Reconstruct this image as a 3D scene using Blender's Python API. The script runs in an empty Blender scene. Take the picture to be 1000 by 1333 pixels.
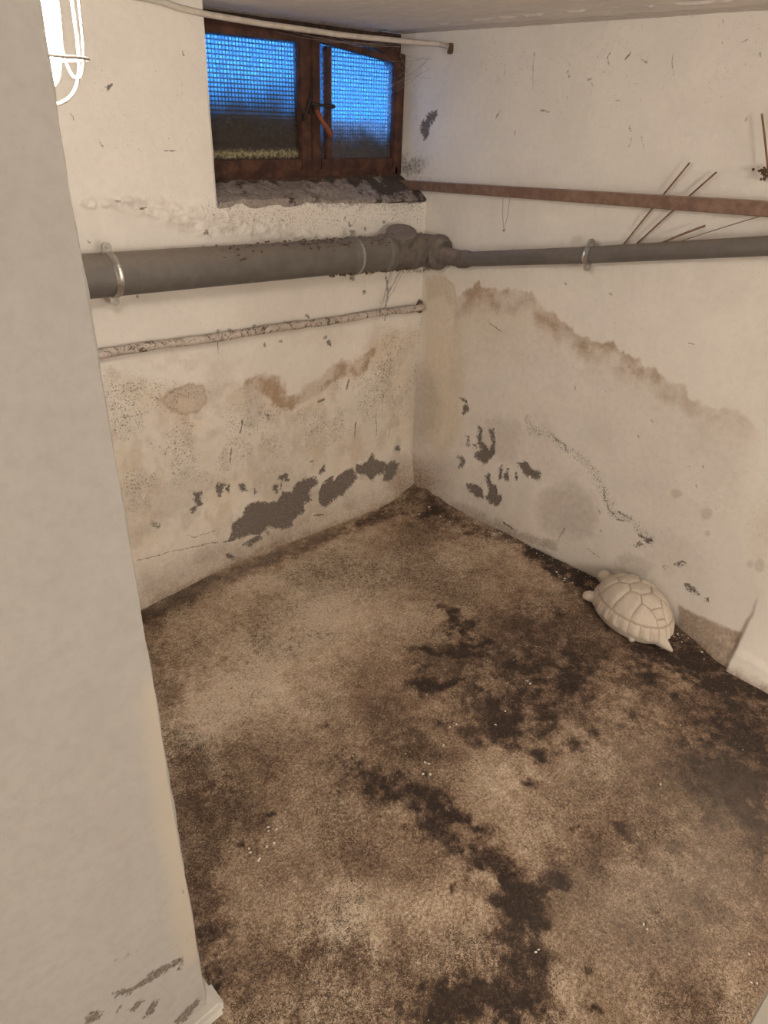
import bpy, bmesh, math, random
import numpy as np
from mathutils import Vector, Matrix
random.seed(7)
C = bpy.context.scene.collection

# ------------------------------------------------------------ camera, world, lights, exposure
IW, IH = 1000, 1333
FPX, PITCH, YAW, ROLL = 922.4, 0.51059, 0.77505, -0.03752
CAM = np.array([-2.3147, -2.1831, 1.65])
HC = 1.92                                     # ceiling height
cp, sp, cyw, syw = math.cos(PITCH), math.sin(PITCH), math.cos(YAW), math.sin(YAW)
FW = np.array([syw * cp, cyw * cp, -sp]); R0 = np.array([cyw, -syw, 0.]); D0 = np.cross(FW, R0)
RT = math.cos(ROLL) * R0 + math.sin(ROLL) * D0
DN = -math.sin(ROLL) * R0 + math.cos(ROLL) * D0
cam_d = bpy.data.cameras.new('camera'); cam = bpy.data.objects.new('camera', cam_d); C.objects.link(cam)
cam_d.sensor_fit = 'VERTICAL'; cam_d.sensor_height = 36; cam_d.lens = FPX / IH * 36; cam_d.clip_start = 0.02
cam.matrix_world = Matrix(((RT[0], -DN[0], -FW[0], CAM[0]), (RT[1], -DN[1], -FW[1], CAM[1]), (RT[2], -DN[2], -FW[2], CAM[2]), (0, 0, 0, 1)))
bpy.context.scene.camera = cam

def pt(x, y, ax, val):                        # photograph pixel -> point on the plane axis = val
    r = RT * (x - 500) + DN * (y - 666.5) + FW * FPX
    return CAM + r * ((val - CAM[ax]) / r[ax])

world = bpy.data.worlds.new('world'); bpy.context.scene.world = world; world.use_nodes = True
wn = world.node_tree; wn.nodes.clear()
wo = wn.nodes.new('ShaderNodeOutputWorld'); wb = wn.nodes.new('ShaderNodeBackground')
wtc = wn.nodes.new('ShaderNodeTexCoord'); wsx = wn.nodes.new('ShaderNodeSeparateXYZ'); wr = wn.nodes.new('ShaderNodeValToRGB')
wn.links.new(wtc.outputs['Generated'], wsx.inputs[0]); wn.links.new(wsx.outputs['Z'], wr.inputs[0])
wr.color_ramp.elements[0].position = 0.0; wr.color_ramp.elements[0].color = (0.04, 0.36, 0.95, 1)
wr.color_ramp.elements[1].position = 0.6; wr.color_ramp.elements[1].color = (0.38, 0.58, 1.0, 1)
wn.links.new(wr.outputs[0], wb.inputs['Color']); wm_ = wn.nodes.new('ShaderNodeMapRange'); wn.links.new(wsx.outputs['Z'], wm_.inputs['Value'])
for k_, v_ in (('From Min', .08), ('From Max', .6), ('To Min', 3.2), ('To Max', 11.0)): wm_.inputs[k_].default_value = v_
wn.links.new(wm_.outputs[0], wb.inputs['Strength'])
wn.links.new(wb.outputs[0], wo.inputs[0])

LAMP_EMIT = 98.0
def fill_light(name, loc, power, size, col):
    l = bpy.data.lights.new(name, 'POINT'); l.energy = power; l.shadow_soft_size = size; l.color = col
    o = bpy.data.objects.new(name, l); o.location = loc; C.objects.link(o); return o
fill_light('hallway_fill_light', (-2.15, -4.25, 1.52), 104.0, 0.26, (1.0, 0.94, 0.86))  # unseen soft light behind the camera, added to even out the walls

vs = bpy.context.scene.view_settings
vs.view_transform = 'Standard'; vs.look = 'None'; vs.exposure = 0.32; vs.gamma = 1; vs.use_curve_mapping = False

# ------------------------------------------------------------ helpers
def tag(o, label=None, cat=None, group=None, kind=None):
    if label: o['label'] = label
    if cat: o['category'] = cat
    if group: o['group'] = group
    if kind: o['kind'] = kind
    return o
def empty(name, loc=(0, 0, 0)):
    o = bpy.data.objects.new(name, None); C.objects.link(o); o.location = loc; o.empty_display_size = .05; return o
def link(name, me, mat, parent=None):
    o = bpy.data.objects.new(name, me); C.objects.link(o)
    if mat: me.materials.append(mat)
    if parent is not None:
        o.parent = parent
        b = parent; off = Vector((0, 0, 0))
        while b is not None: off += b.location; b = b.parent
        if len(me.vertices):
            co = np.empty(len(me.vertices) * 3); me.vertices.foreach_get('co', co)
            co = (co.reshape(-1, 3) - np.array(off)).ravel(); me.vertices.foreach_set('co', co); me.update()
    return o
class MB:                                      # collects verts / faces in world coordinates
    def __init__(s): s.v = []; s.f = []
    def add(s, v, f):
        n = len(s.v); s.v += [tuple(map(float, p)) for p in v]; s.f += [tuple(i + n for i in q) for q in f]; return s
    def box(s, a, b, bev=0.0):
        x0, y0, z0 = a; x1, y1, z1 = b
        if bev <= 0:
            return s.add([(x0, y0, z0), (x1, y0, z0), (x1, y1, z0), (x0, y1, z0), (x0, y0, z1), (x1, y0, z1), (x1, y1, z1), (x0, y1, z1)],
                         [(0, 3, 2, 1), (4, 5, 6, 7), (0, 1, 5, 4), (1, 2, 6, 5), (2, 3, 7, 6), (3, 0, 4, 7)])
        bm = bmesh.new(); bmesh.ops.create_cube(bm, size=1)
        for v in bm.verts: v.co = Vector((x0 + (v.co.x + .5) * (x1 - x0), y0 + (v.co.y + .5) * (y1 - y0), z0 + (v.co.z + .5) * (z1 - z0)))
        bmesh.ops.bevel(bm, geom=bm.edges[:], offset=bev, segments=2, affect='EDGES')
        bm.verts.index_update()
        s.add([v.co for v in bm.verts], [[v.index for v in f.verts] for f in bm.faces]); bm.free(); return s
    def prism(s, poly, axis, lo, hi):          # poly: list of (a, b) in the two other axes
        def P(a, b, c):
            q = [a, b]; q.insert(axis, c); return q
        n = len(poly)
        return s.add([P(a, b, lo) for a, b in poly] + [P(a, b, hi) for a, b in poly],
                     [tuple(range(n))[::-1], tuple(range(n, 2 * n))] + [(i, (i + 1) % n, n + (i + 1) % n, n + i) for i in range(n)])
    def tube(s, pts, r, seg=16, caps=True, squash=None):
        pts = [np.array(p, float) for p in pts]; n = len(pts); rr = r if hasattr(r, '__len__') else [r] * n
        up = None; vv = []; ff = []
        for i, p in enumerate(pts):
            t = pts[min(i + 1, n - 1)] - pts[max(i - 1, 0)]; t = t / (np.linalg.norm(t) + 1e-12)
            if up is None:
                up = np.array([0, 0, 1.]) if abs(t[2]) < .9 else np.array([1., 0, 0])
            a = np.cross(t, up); a /= np.linalg.norm(a) + 1e-12; b = np.cross(a, t); up = b
            for k in range(seg):
                an = 2 * math.pi * k / seg; vv.append(p + (a * math.cos(an) + b * math.sin(an)) * rr[i])
        for i in range(n - 1):
            for k in range(seg):
                k2 = (k + 1) % seg; ff.append((i * seg + k, i * seg + k2, (i + 1) * seg + k2, (i + 1) * seg + k))
        if caps:
            ff.append(tuple(range(seg))[::-1]); ff.append(tuple((n - 1) * seg + k for k in range(seg)))
        return s.add(vv, ff)
    def ball(s, c, r, seg=16, rings=10, sc=(1, 1, 1), rot=None):
        bm = bmesh.new(); bmesh.ops.create_uvsphere(bm, u_segments=seg, v_segments=rings, radius=r)
        M = rot if rot is not None else Matrix.Identity(3)
        bm.verts.index_update()
        vv = [M @ Vector((v.co.x * sc[0], v.co.y * sc[1], v.co.z * sc[2])) + Vector(c) for v in bm.verts]
        s.add(vv, [[v.index for v in f.verts] for f in bm.faces]); bm.free(); return s
    def build(s, name, mat, parent=None, smooth=True, angle=40):
        me = bpy.data.meshes.new(name); me.from_pydata(s.v, [], s.f); me.update()
        bm = bmesh.new(); bm.from_mesh(me); bmesh.ops.recalc_face_normals(bm, faces=bm.faces[:]); bm.to_mesh(me); bm.free()
        if smooth:
            me.polygons.foreach_set('use_smooth', [True] * len(me.polygons))
            me.set_sharp_from_angle(angle=math.radians(angle))
        return link(name, me, mat, parent)

# numpy value noise
def _h(ix, iy, s):
    n = (ix.astype(np.int64) * 374761393 + iy.astype(np.int64) * 668265263 + s * 1442695041) & 0xffffffff
    n = ((n ^ (n >> 13)) * 1274126177) & 0xffffffff
    return ((n ^ (n >> 16)) & 0xffff) / 65535.0
def vn(x, y, s=0):
    ix = np.floor(x); iy = np.floor(y); fx = x - ix; fy = y - iy
    fx = fx * fx * (3 - 2 * fx); fy = fy * fy * (3 - 2 * fy)
    a = _h(ix, iy, s); b = _h(ix + 1, iy, s); c = _h(ix, iy + 1, s); d = _h(ix + 1, iy + 1, s)
    return (a * (1 - fx) + b * fx) * (1 - fy) + (c * (1 - fx) + d * fx) * fy
def fbm(x, y, sc, oc=4, s=0, g=.55):           # about 0..1, mean .5
    t = 0; w = 0; a = 1; f = 1 / sc
    for i in range(oc): t = t + a * vn(x * f + i * 17.3, y * f - i * 9.1, s + i); w += a; a *= g; f *= 2.05
    return t / w
def ss(a, b, x):
    t = np.clip((x - a) / (b - a), 0, 1); return t * t * (3 - 2 * t)

class Surf:
    """a dense grid on a plane; masks are painted in metres on the surface and stored as colour attributes"""
    def __init__(s, ax, val, u0, u1, v0, v1, st):
        s.ax, s.val, s.st = ax, val, st
        s.nu = int(round((u1 - u0) / st)) + 1; s.nv = int(round((v1 - v0) / st)) + 1
        s.U, s.V = np.meshgrid(np.linspace(u0, u1, s.nu), np.linspace(v0, v1, s.nv), indexing='ij')
        s.D = np.zeros_like(s.U); s.A = {k: np.zeros_like(s.U) for k in ('peel', 'stain', 'damp', 'grime', 'speck', 'yellow', 'low', 'x')}
        s.wx = (fbm(s.U, s.V, .05, 4, 3) - .5); s.wy = (fbm(s.U, s.V, .05, 4, 31) - .5)
        s.wx = s.wx + .5 * (fbm(s.U, s.V, .014, 3, 203, .7) - .5); s.wy = s.wy + .5 * (fbm(s.U, s.V, .014, 3, 231, .7) - .5)
    def tp(s, x, y):
        p = pt(x, y, s.ax, s.val); q = [0, 1, 2]; q.remove(s.ax); return p[q]
    def sd(s, poly, lim=.05, warp=.0):         # signed distance (inside > 0), clipped to +-lim; polygon given in photograph pixels
        P = np.array([s.tp(*p) for p in poly]); out = np.full(s.U.shape, -lim)
        m = lim + warp
        i0 = np.searchsorted(s.U[:, 0], P[:, 0].min() - m); i1 = np.searchsorted(s.U[:, 0], P[:, 0].max() + m)
        j0 = np.searchsorted(s.V[0], P[:, 1].min() - m); j1 = np.searchsorted(s.V[0], P[:, 1].max() + m)
        if i1 <= i0 or j1 <= j0: return out
        U = s.U[i0:i1, j0:j1] + s.wx[i0:i1, j0:j1] * warp; V = s.V[i0:i1, j0:j1] + s.wy[i0:i1, j0:j1] * warp
        d = np.full(U.shape, 1e9); ins = np.zeros(U.shape, bool)
        for k in range(len(P)):
            a = P[k]; b = P[(k + 1) % len(P)]; e = b - a
            t = np.clip(((U - a[0]) * e[0] + (V - a[1]) * e[1]) / (e @ e + 1e-12), 0, 1)
            d = np.minimum(d, np.hypot(U - a[0] - t * e[0], V - a[1] - t * e[1]))
            c = ((a[1] > V) != (b[1] > V)) & (U < (b[0] - a[0]) * (V - a[1]) / (b[1] - a[1] + 1e-12) + a[0]); ins ^= c
        out[i0:i1, j0:j1] = np.clip(np.where(ins, d, -d), -lim, lim); return out
    def line(s, pts, w, soft=1.0, warp=.02):   # falloff mask along an open polyline of half width w (metres; number or list)
        P = np.array([s.tp(*p) for p in pts]); W = w if hasattr(w, '__len__') else [w] * len(P); out = np.zeros(s.U.shape)
        m = max(W) * (1 + soft) + warp
        i0 = max(0, np.searchsorted(s.U[:, 0], P[:, 0].min() - m)); i1 = np.searchsorted(s.U[:, 0], P[:, 0].max() + m)
        j0 = max(0, np.searchsorted(s.V[0], P[:, 1].min() - m)); j1 = np.searchsorted(s.V[0], P[:, 1].max() + m)
        if i1 <= i0 or j1 <= j0: return out
        U = s.U[i0:i1, j0:j1] + s.wx[i0:i1, j0:j1] * warp; V = s.V[i0:i1, j0:j1] + s.wy[i0:i1, j0:j1] * warp
        best = np.zeros(U.shape)
        for k in range(len(P) - 1):
            a = P[k]; e = P[k + 1] - a
            t = np.clip(((U - a[0]) * e[0] + (V - a[1]) * e[1]) / (e @ e + 1e-12), 0, 1)
            ww = W[k] + (W[k + 1] - W[k]) * t
            best = np.maximum(best, 1 - ss(1 - soft * .5, 1 + soft, np.hypot(U - a[0] - t * e[0], V - a[1] - t * e[1]) / ww))
        out[i0:i1, j0:j1] = best; return out
    def blob(s, x, y, rx, ry, soft=.8, warp=.05, rot=0):
        c = s.tp(x, y); ca, sa = math.cos(rot), math.sin(rot)
        e1 = s.tp(x + rx * ca, y + rx * sa) - c; e2 = s.tp(x - ry * sa, y + ry * ca) - c
        M = np.linalg.inv(np.array([e1, e2]).T)
        du = s.U - c[0] + s.wx * warp; dv = s.V - c[1] + s.wy * warp
        return 1 - ss(1 - soft, 1 + soft * .4, np.hypot(M[0, 0] * du + M[0, 1] * dv, M[1, 0] * du + M[1, 1] * dv))
    def build(s, name, mat, keep=None, sign=1, extra=None):
        n = s.nu * s.nv; q = [s.U.ravel(), s.V.ravel()]; q.insert(s.ax, (s.val + s.D).ravel()); co = np.stack(q, 1)
        idx = np.arange(n).reshape(s.nu, s.nv)
        a, b, c, d = idx[:-1, :-1], idx[1:, :-1], idx[1:, 1:], idx[:-1, 1:]
        F = np.stack([a, b, c, d] if sign > 0 else [d, c, b, a], -1)
        if keep is not None: F = F[keep(s.U[:-1, :-1] + s.st / 2, s.V[:-1, :-1] + s.st / 2)]
        F = F.reshape(-1, 4)
        ev = np.zeros((0, 3)); ef = []
        if extra is not None: ev = np.array(extra.v); ef = extra.f
        me = bpy.data.meshes.new(name); me.vertices.add(n + len(ev)); me.vertices.foreach_set('co', np.concatenate([co, ev]).ravel())
        el = np.array([i + n for f in ef for i in f], int); nf = len(F) + len(ef)
        me.loops.add(F.size + len(el)); me.loops.foreach_set('vertex_index', np.concatenate([F.ravel(), el]).astype(np.int32))
        me.polygons.add(nf); me.polygons.foreach_set('loop_start', np.concatenate([np.arange(len(F)) * 4, F.size + np.arange(len(ef)) * 4]).astype(np.int32))
        sm = np.ones(nf, bool); sm[len(F):] = False
        me.update(calc_edges=True); me.polygons.foreach_set('use_smooth', sm)
        for nm, ks in (('maskA', ('peel', 'stain', 'damp', 'grime')), ('maskB', ('speck', 'yellow', 'low', 'x'))):
            at = me.color_attributes.new(nm, 'FLOAT_COLOR', 'POINT')
            arr = np.stack([s.A[k].ravel() for k in ks], 1); arr = np.concatenate([arr, np.zeros((len(ev), 4))])
            at.data.foreach_set('color', arr.ravel())
        me.update()
        return link(name, me, mat)

# ------------------------------------------------------------ materials
class NT:
    def __init__(s, name):
        s.m = bpy.data.materials.new(name); s.m.use_nodes = True; s.t = s.m.node_tree; s.t.nodes.clear()
        s.out = s.t.nodes.new('ShaderNodeOutputMaterial'); s.tc = s.t.nodes.new('ShaderNodeTexCoord')
    def n(s, ty, **kw):
        o = s.t.nodes.new(ty)
        for k, v in kw.items():
            if hasattr(o, k): setattr(o, k, v)
        return o
    def put(s, sock, v):
        if hasattr(v, 'is_output') or isinstance(v, bpy.types.NodeSocket): s.t.links.new(v, sock)
        else:
            if isinstance(v, tuple) and len(v) == 3 and sock.type == 'RGBA': v = v + (1,)
            sock.default_value = v
    def noise(s, scale, detail=4, rough=.6, vec=None, dist=0):
        o = s.n('ShaderNodeTexNoise'); s.put(o.inputs['Vector'], vec or s.tc.outputs['Object'])
        o.inputs['Scale'].default_value = scale; o.inputs['Detail'].default_value = detail; o.inputs['Roughness'].default_value = rough
        o.inputs['Distortion'].default_value = dist
        return o.outputs['Fac']
    def math(s, op, a, b=0.0, c=None, clamp=False):
        o = s.n('ShaderNodeMath', operation=op); o.use_clamp = clamp; s.put(o.inputs[0], a); s.put(o.inputs[1], b)
        if c is not None: s.put(o.inputs[2], c)
        return o.outputs[0]
    def step(s, x, lo, hi, a=0.0, b=1.0):
        o = s.n('ShaderNodeMapRange', interpolation_type='SMOOTHSTEP'); s.put(o.inputs['Value'], x)
        for k, v in (('From Min', lo), ('From Max', hi), ('To Min', a), ('To Max', b)): s.put(o.inputs[k], v)
        return o.outputs[0]
    def mix(s, f, a, b, blend='MIX'):
        o = s.n('ShaderNodeMix', data_type='RGBA', blend_type=blend); o.clamp_factor = True
        s.put(o.inputs['Factor'], f); s.put(o.inputs[6], a); s.put(o.inputs[7], b); return o.outputs[2]
    def ramp(s, f, stops):
        o = s.n('ShaderNodeValToRGB'); s.put(o.inputs[0], f); e = o.color_ramp.elements
        while len(e) < len(stops): e.new(.5)
        for i, (p, c) in enumerate(stops): e[i].position = p; e[i].color = tuple(c) + (1,)
        return o.outputs[0]
    def bsdf(s, col, rough=.8, metal=0, bump=None, dist=.002, strength=1, spec=.5, **kw):
        b = s.n('ShaderNodeBsdfPrincipled'); s.put(b.inputs['Base Color'], col); s.put(b.inputs['Roughness'], rough); s.put(b.inputs['Metallic'], metal)
        b.inputs['Specular IOR Level'].default_value = spec
        for k, v in kw.items(): s.put(b.inputs[k.replace('_', ' ')], v)
        if bump is not None:
            u = s.n('ShaderNodeBump'); u.inputs['Distance'].default_value = dist; u.inputs['Strength'].default_value = strength
            s.put(u.inputs['Height'], bump); s.put(b.inputs['Normal'], u.outputs[0])
        s.t.links.new(b.outputs[0], s.out.inputs[0]); return s.m

def wall_mat(name, base, warm):
    t = NT(name)
    a = t.n('ShaderNodeAttribute', attribute_name='maskA'); b = t.n('ShaderNodeAttribute', attribute_name='maskB')
    sa = t.n('ShaderNodeSeparateColor'); t.put(sa.inputs[0], a.outputs['Color']); sb = t.n('ShaderNodeSeparateColor'); t.put(sb.inputs[0], b.outputs['Color'])
    peel, stain, damp, grime = sa.outputs[0], sa.outputs[1], sa.outputs[2], a.outputs['Alpha']
    speck, yellow, low = sb.outputs[0], sb.outputs[1], sb.outputs[2]
    n1 = t.noise(7, 5, .6); n2 = t.noise(45, 5, .65); n3 = t.noise(220, 4, .7); n4 = t.noise(90, 6, .75)
    col = t.mix(t.step(n1, .3, .75), base, tuple(c * .93 for c in base))
    col = t.mix(t.step(n2, .35, .8, 0, .5), col, tuple(c * .9 for c in warm))
    col = t.mix(t.math('MULTIPLY', yellow, t.step(n2, .2, .7, .5, 1)), col, (.62, .50, .32))
    col = t.mix(t.math('MULTIPLY', damp, t.step(n2, .2, .8, .6, 1)), col, (.36, .30, .25))
    col = t.mix(t.math('MULTIPLY', stain, t.step(n4, .25, .75, .55, 1.0)), col, (.39, .27, .175))
    col = t.mix(t.math('MULTIPLY', low, t.step(n4, .2, .75, .35, 1.2)), col, (.25, .165, .105))
    # fly dirt and tiny chips where the speck mask allows
    sp_ = t.step(t.math('ADD', t.noise(165, 6, .72, dist=.8), t.math('MULTIPLY', speck, .135)), .70, .73)
    col = t.mix(t.math('MULTIPLY', sp_, .8), col, (.13, .10, .08))
    gm = t.step(t.math('ADD', grime, t.math('MULTIPLY', t.math('SUBTRACT', n4, .5), .9)), .35, .75)
    col = t.mix(t.math('MULTIPLY', gm, .85), col, (.075, .06, .05))
    pe = t.step(t.math('ADD', peel, t.math('MULTIPLY', t.math('SUBTRACT', t.noise(85, 7, .8, dist=.8), .5), t.step(peel, 0, .3, 0, 3.0))), .49, .52)
    pcol = t.mix(t.step(n3, .3, .7), (.10, .08, .068), (.27, .225, .19))
    col = t.mix(pe, col, pcol)
    h = t.math('ADD', t.math('MULTIPLY', n2, .5), t.math('MULTIPLY', n3, .25))
    h = t.math('SUBTRACT', h, t.math('MULTIPLY', pe, .8))
    return t.bsdf(col, .88, bump=h, dist=.0028, strength=.75, spec=.2)
WALL = (.77, .71, .635)
M_back = wall_mat('limewashed_plaster_back', WALL, (.74, .66, .57))
M_right = wall_mat('limewashed_plaster_right', WALL, (.74, .67, .60))
M_ceil = wall_mat('ceiling_plaster', (.84, .80, .76), (.76, .71, .66))
M_left = wall_mat('partition_plaster', (.40, .38, .352), (.35, .333, .308))

def floor_mat():
    t = NT('stained_concrete')
    a = t.n('ShaderNodeAttribute', attribute_name='maskA'); sa = t.n('ShaderNodeSeparateColor'); t.put(sa.inputs[0], a.outputs['Color'])
    dark, grit, grey, wet = sa.outputs[0], sa.outputs[1], sa.outputs[2], a.outputs['Alpha']
    nm = t.noise(28, 6, .68); nf = t.noise(130, 5, .75); nff = t.noise(420, 3, .7)
    d = t.math('ADD', dark, t.math('MULTIPLY', t.math('SUBTRACT', nm, .5), .42))
    d = t.math('ADD', d, t.math('MULTIPLY', t.math('SUBTRACT', nf, .5), 1.35))
    d = t.math('ADD', d, t.math('MULTIPLY', t.math('SUBTRACT', nff, .5), 1.3))
    col = t.ramp(d, [(0.0, (.70, .58, .45)), (.22, (.49, .375, .27)), (.42, (.305, .215, .145)), (.64, (.155, .10, .066)), (.85, (.070, .046, .034)), (1, (.034, .023, .018))])
    col = t.mix(t.math('MULTIPLY', grey, t.step(nm, .3, .7, .4, 1)), col, (.27, .22, .175))
    pits = t.math('MAXIMUM', t.step(t.math('ADD', t.noise(100, 2, .5), t.math('MULTIPLY', grit, .05)), .72, .75), t.step(t.math('ADD', t.math('ADD', t.math('MULTIPLY', t.noise(60, 6, .8, dist=1.2), .6), t.math('MULTIPLY', nff, .45)), t.math('MULTIPLY', grit, .10)), .63, .67))
    col = t.mix(t.math('MULTIPLY', pits, .75), col, (.06, .038, .024))
    h = t.math('SUBTRACT', t.math('ADD', nm, t.math('MULTIPLY', nf, .7)), t.math('MULTIPLY', pits, .5))
    return t.bsdf(col, t.step(dark, .3, 1, .92, .7), bump=h, dist=.004, strength=.6, spec=.25)
M_floor = floor_mat()

def simple(name, c1, c2, sc=30, rough=.7, metal=0, dust=None, spec=.4, bump=.0008):
    t = NT(name); n = t.noise(sc, 5, .65); col = t.mix(t.step(n, .35, .7), c1, c2)
    if dust:
        g = t.n('ShaderNodeNewGeometry'); x = t.n('ShaderNodeSeparateXYZ'); t.put(x.inputs[0], g.outputs['Normal'])
        f = t.math('MULTIPLY', t.step(x.outputs['Z'], .1, .9), t.step(t.noise(sc * 3, 4, .7), .3, .6, .4, 1))
        col = t.mix(f, col, dust)
    return t.bsdf(col, rough, metal, bump=t.noise(sc * 4, 4, .7), dist=bump, spec=spec)
M_pvc = simple('grey_pvc', (.115, .102, .09), (.145, .13, .115), 20, .55, 0, (.20, .165, .135), .35, .0004)
M_pvc_dirty = simple('dusty_grey_pvc', (.105, .09, .08), (.16, .13, .11), 60, .8, 0, (.23, .18, .15), .3, .0015)
M_zinc = simple('zinc_steel', (.55, .53, .49), (.38, .36, .33), 60, .38, .9, None, .5, .0003)
M_rail = simple('rusty_brown_steel', (.17, .10, .07), (.25, .155, .11), 35, .5, .1, (.34, .26, .22), .3)
M_rod = simple('rusted_rod', (.17, .09, .055), (.26, .15, .10), 50, .85)
M_wood = simple('old_brown_window_wood', (.042, .018, .012), (.105, .044, .027), 22, .65, 0, None, .35, .001)
M_wood_dark = simple('rotten_wood_and_gap_shade', (.035, .02, .015), (.10, .05, .03), 40, .85)
M_handle = simple('rusty_handle_iron', (.28, .08, .035), (.14, .05, .03), 60, .6, .2)
M_iron = simple('dark_iron', (.03, .022, .02), (.06, .04, .03), 60, .6, .4)
M_mesh = simple('galvanised_mesh_wire', (.05, .05, .055), (.10, .10, .11), 60, .5, .5)
M_cable = simple('painted_conduit', (.60, .53, .45), (.50, .43, .36), 40, .7, 0, None)
M_lampbase = simple('lamp_base_porcelain', (.7, .66, .6), (.6, .55, .5), 40, .4)
M_cage = simple('lamp_cage_steel', (.35, .32, .28), (.28, .25, .22), 60, .45, .6)
M_web = simple('cobweb_dust', (.38, .33, .29), (.22, .19, .17), 60, .95)
M_crumb = simple('plaster_crumb', (.78, .74, .68), (.62, .56, .48), 60, .9)
M_rust = simple('brown_debris', (.10, .06, .035), (.18, .11, .07), 80, .95)
M_soil = simple('dark_soil', (.03, .024, .02), (.07, .05, .035), 15, .95, 0, None, .2, .01)
M_grass = simple('dry_leaf_litter', (.35, .30, .12), (.22, .17, .08), 60, .9)

M_plain = simple('plain_plaster', (.58, .55, .50), (.52, .49, .44), 8, .9, 0, None, .2, .001)

def heat_mat():
    t = NT('flaking_white_painted_pipe'); n = t.noise(55, 5, .7, dist=.6)
    col = t.mix(t.step(t.noise(38, 7, .8, dist=1.5), .52, .57), t.mix(t.step(t.noise(20), .3, .7), (.58, .50, .43), (.42, .35, .29)), (.10, .07, .05))
    return t.bsdf(col, .75, bump=n, dist=.002, spec=.3)
M_heat = heat_mat()

def turtle_mat():
    t = NT('weathered_cast_stone'); a = t.n('ShaderNodeAttribute', attribute_name='groove')
    n = t.noise(22, 5, .6); nf = t.noise(180, 4, .7)
    col = t.mix(t.step(n, .35, .7), (.62, .545, .445), (.55, .46, .38)); col = t.mix(t.step(nf, .45, .75, 0, .35), col, (.36, .29, .22))
    col = t.mix(t.math('MULTIPLY', a.outputs['Fac'], .75), col, (.33, .22, .16))
    return t.bsdf(col, .85, bump=nf, dist=.0008, spec=.25)
M_turtle = turtle_mat()

def glass_mat(name, z0, z1, dirtcol, strips):
    t = NT(name); x = t.n('ShaderNodeSeparateXYZ'); t.put(x.inputs[0], t.n('ShaderNodeNewGeometry').outputs['Position']); z = x.outputs['Z']
    n = t.noise(9, 5, .6); nf = t.noise(60, 4, .7)
    zz = t.math('ADD', z, t.math('MULTIPLY', t.math('SUBTRACT', n, .5), .16))
    dirt = t.step(zz, z0, z1, 0.97, 0.0)
    film = t.step(nf, .3, .7, .15, .6)
    f = t.math('MAXIMUM', dirt, film)
    tr = t.n('ShaderNodeBsdfTransparent'); t.put(tr.inputs[0], (.86, .93, 1.0))
    col = t.mix(t.step(nf, .3, .7), dirtcol, tuple(c * 1.8 for c in dirtcol))
    if strips:
        g = t.math('MULTIPLY', t.step(t.math('ABSOLUTE', t.math('SUBTRACT', t.math('ADD', z, t.math('MULTIPLY', t.math('SUBTRACT', nf, .5), .05)), strips)), .002, .020, .9, 0), t.step(t.noise(90, 5, .75), .35, .6))
        col = t.mix(g, col, (.42, .36, .2))
    di = t.n('ShaderNodeBsdfDiffuse'); t.put(di.inputs[0], col)
    tl = t.n('ShaderNodeBsdfTranslucent'); t.put(tl.inputs[0], t.mix(dirt, (.30, .56, .80), (.05, .045, .04)))
    m1 = t.n('ShaderNodeMixShader'); t.put(m1.inputs[0], t.step(dirt, 0, .9, .9, .12)); t.put(m1.inputs[1], di.outputs[0]); t.put(m1.inputs[2], tl.outputs[0])
    m2 = t.n('ShaderNodeMixShader'); t.put(m2.inputs[0], f); t.put(m2.inputs[1], tr.outputs[0]); t.put(m2.inputs[2], m1.outputs[0])
    gl = t.n('ShaderNodeBsdfGlossy'); gl.inputs['Roughness'].default_value = .25
    m3 = t.n('ShaderNodeMixShader'); t.put(m3.inputs[0], .04); t.put(m3.inputs[1], m2.outputs[0]); t.put(m3.inputs[2], gl.outputs[0])
    t.t.links.new(m3.outputs[0], t.out.inputs[0]); return t.m
M_glassL = glass_mat('dirty_pane', 1.56, 1.86, (.030, .024, .02), 1.515)
M_glassR = glass_mat('dusty_pane', 1.50, 1.66, (.05, .045, .045), None)

def emit_mat():
    t = NT('glowing_lamp_glass'); e = t.n('ShaderNodeEmission'); t.put(e.inputs[0], (1.0, .92, .83)); e.inputs[1].default_value = LAMP_EMIT
    t.t.links.new(e.outputs[0], t.out.inputs[0]); return t.m
M_lampglass = emit_mat()

# ------------------------------------------------------------ the setting
XL, YP = -2.008, -1.40                         # the partition's room side and its near face
WX0, WZ = -0.989, 1.372                        # window recess: left edge, lower edge
# how the foot of the walls bows out of true
rf = np.array([pt(x, y, 2, 0)[:2] for x, y in [(540, 643), (575, 657), (600, 668), (650, 692), (690, 708), (720, 720), (780, 753), (840, 787), (880, 815), (935, 858), (1000, 893)]])
rf = rf[np.argsort(rf[:, 1])]
bf = np.array([pt(x, y, 2, 0)[:2] for x, y in [(188, 792), (240, 765), (300, 735), (350, 714), (400, 697), (450, 680), (490, 663), (520, 652)]])
bf = bf[np.argsort(bf[:, 0])]
def px(S, pts): return pts
crop = lambda ox, oy, k, pts: [(ox + x / k, oy + y / k) for x, y in pts]

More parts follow.
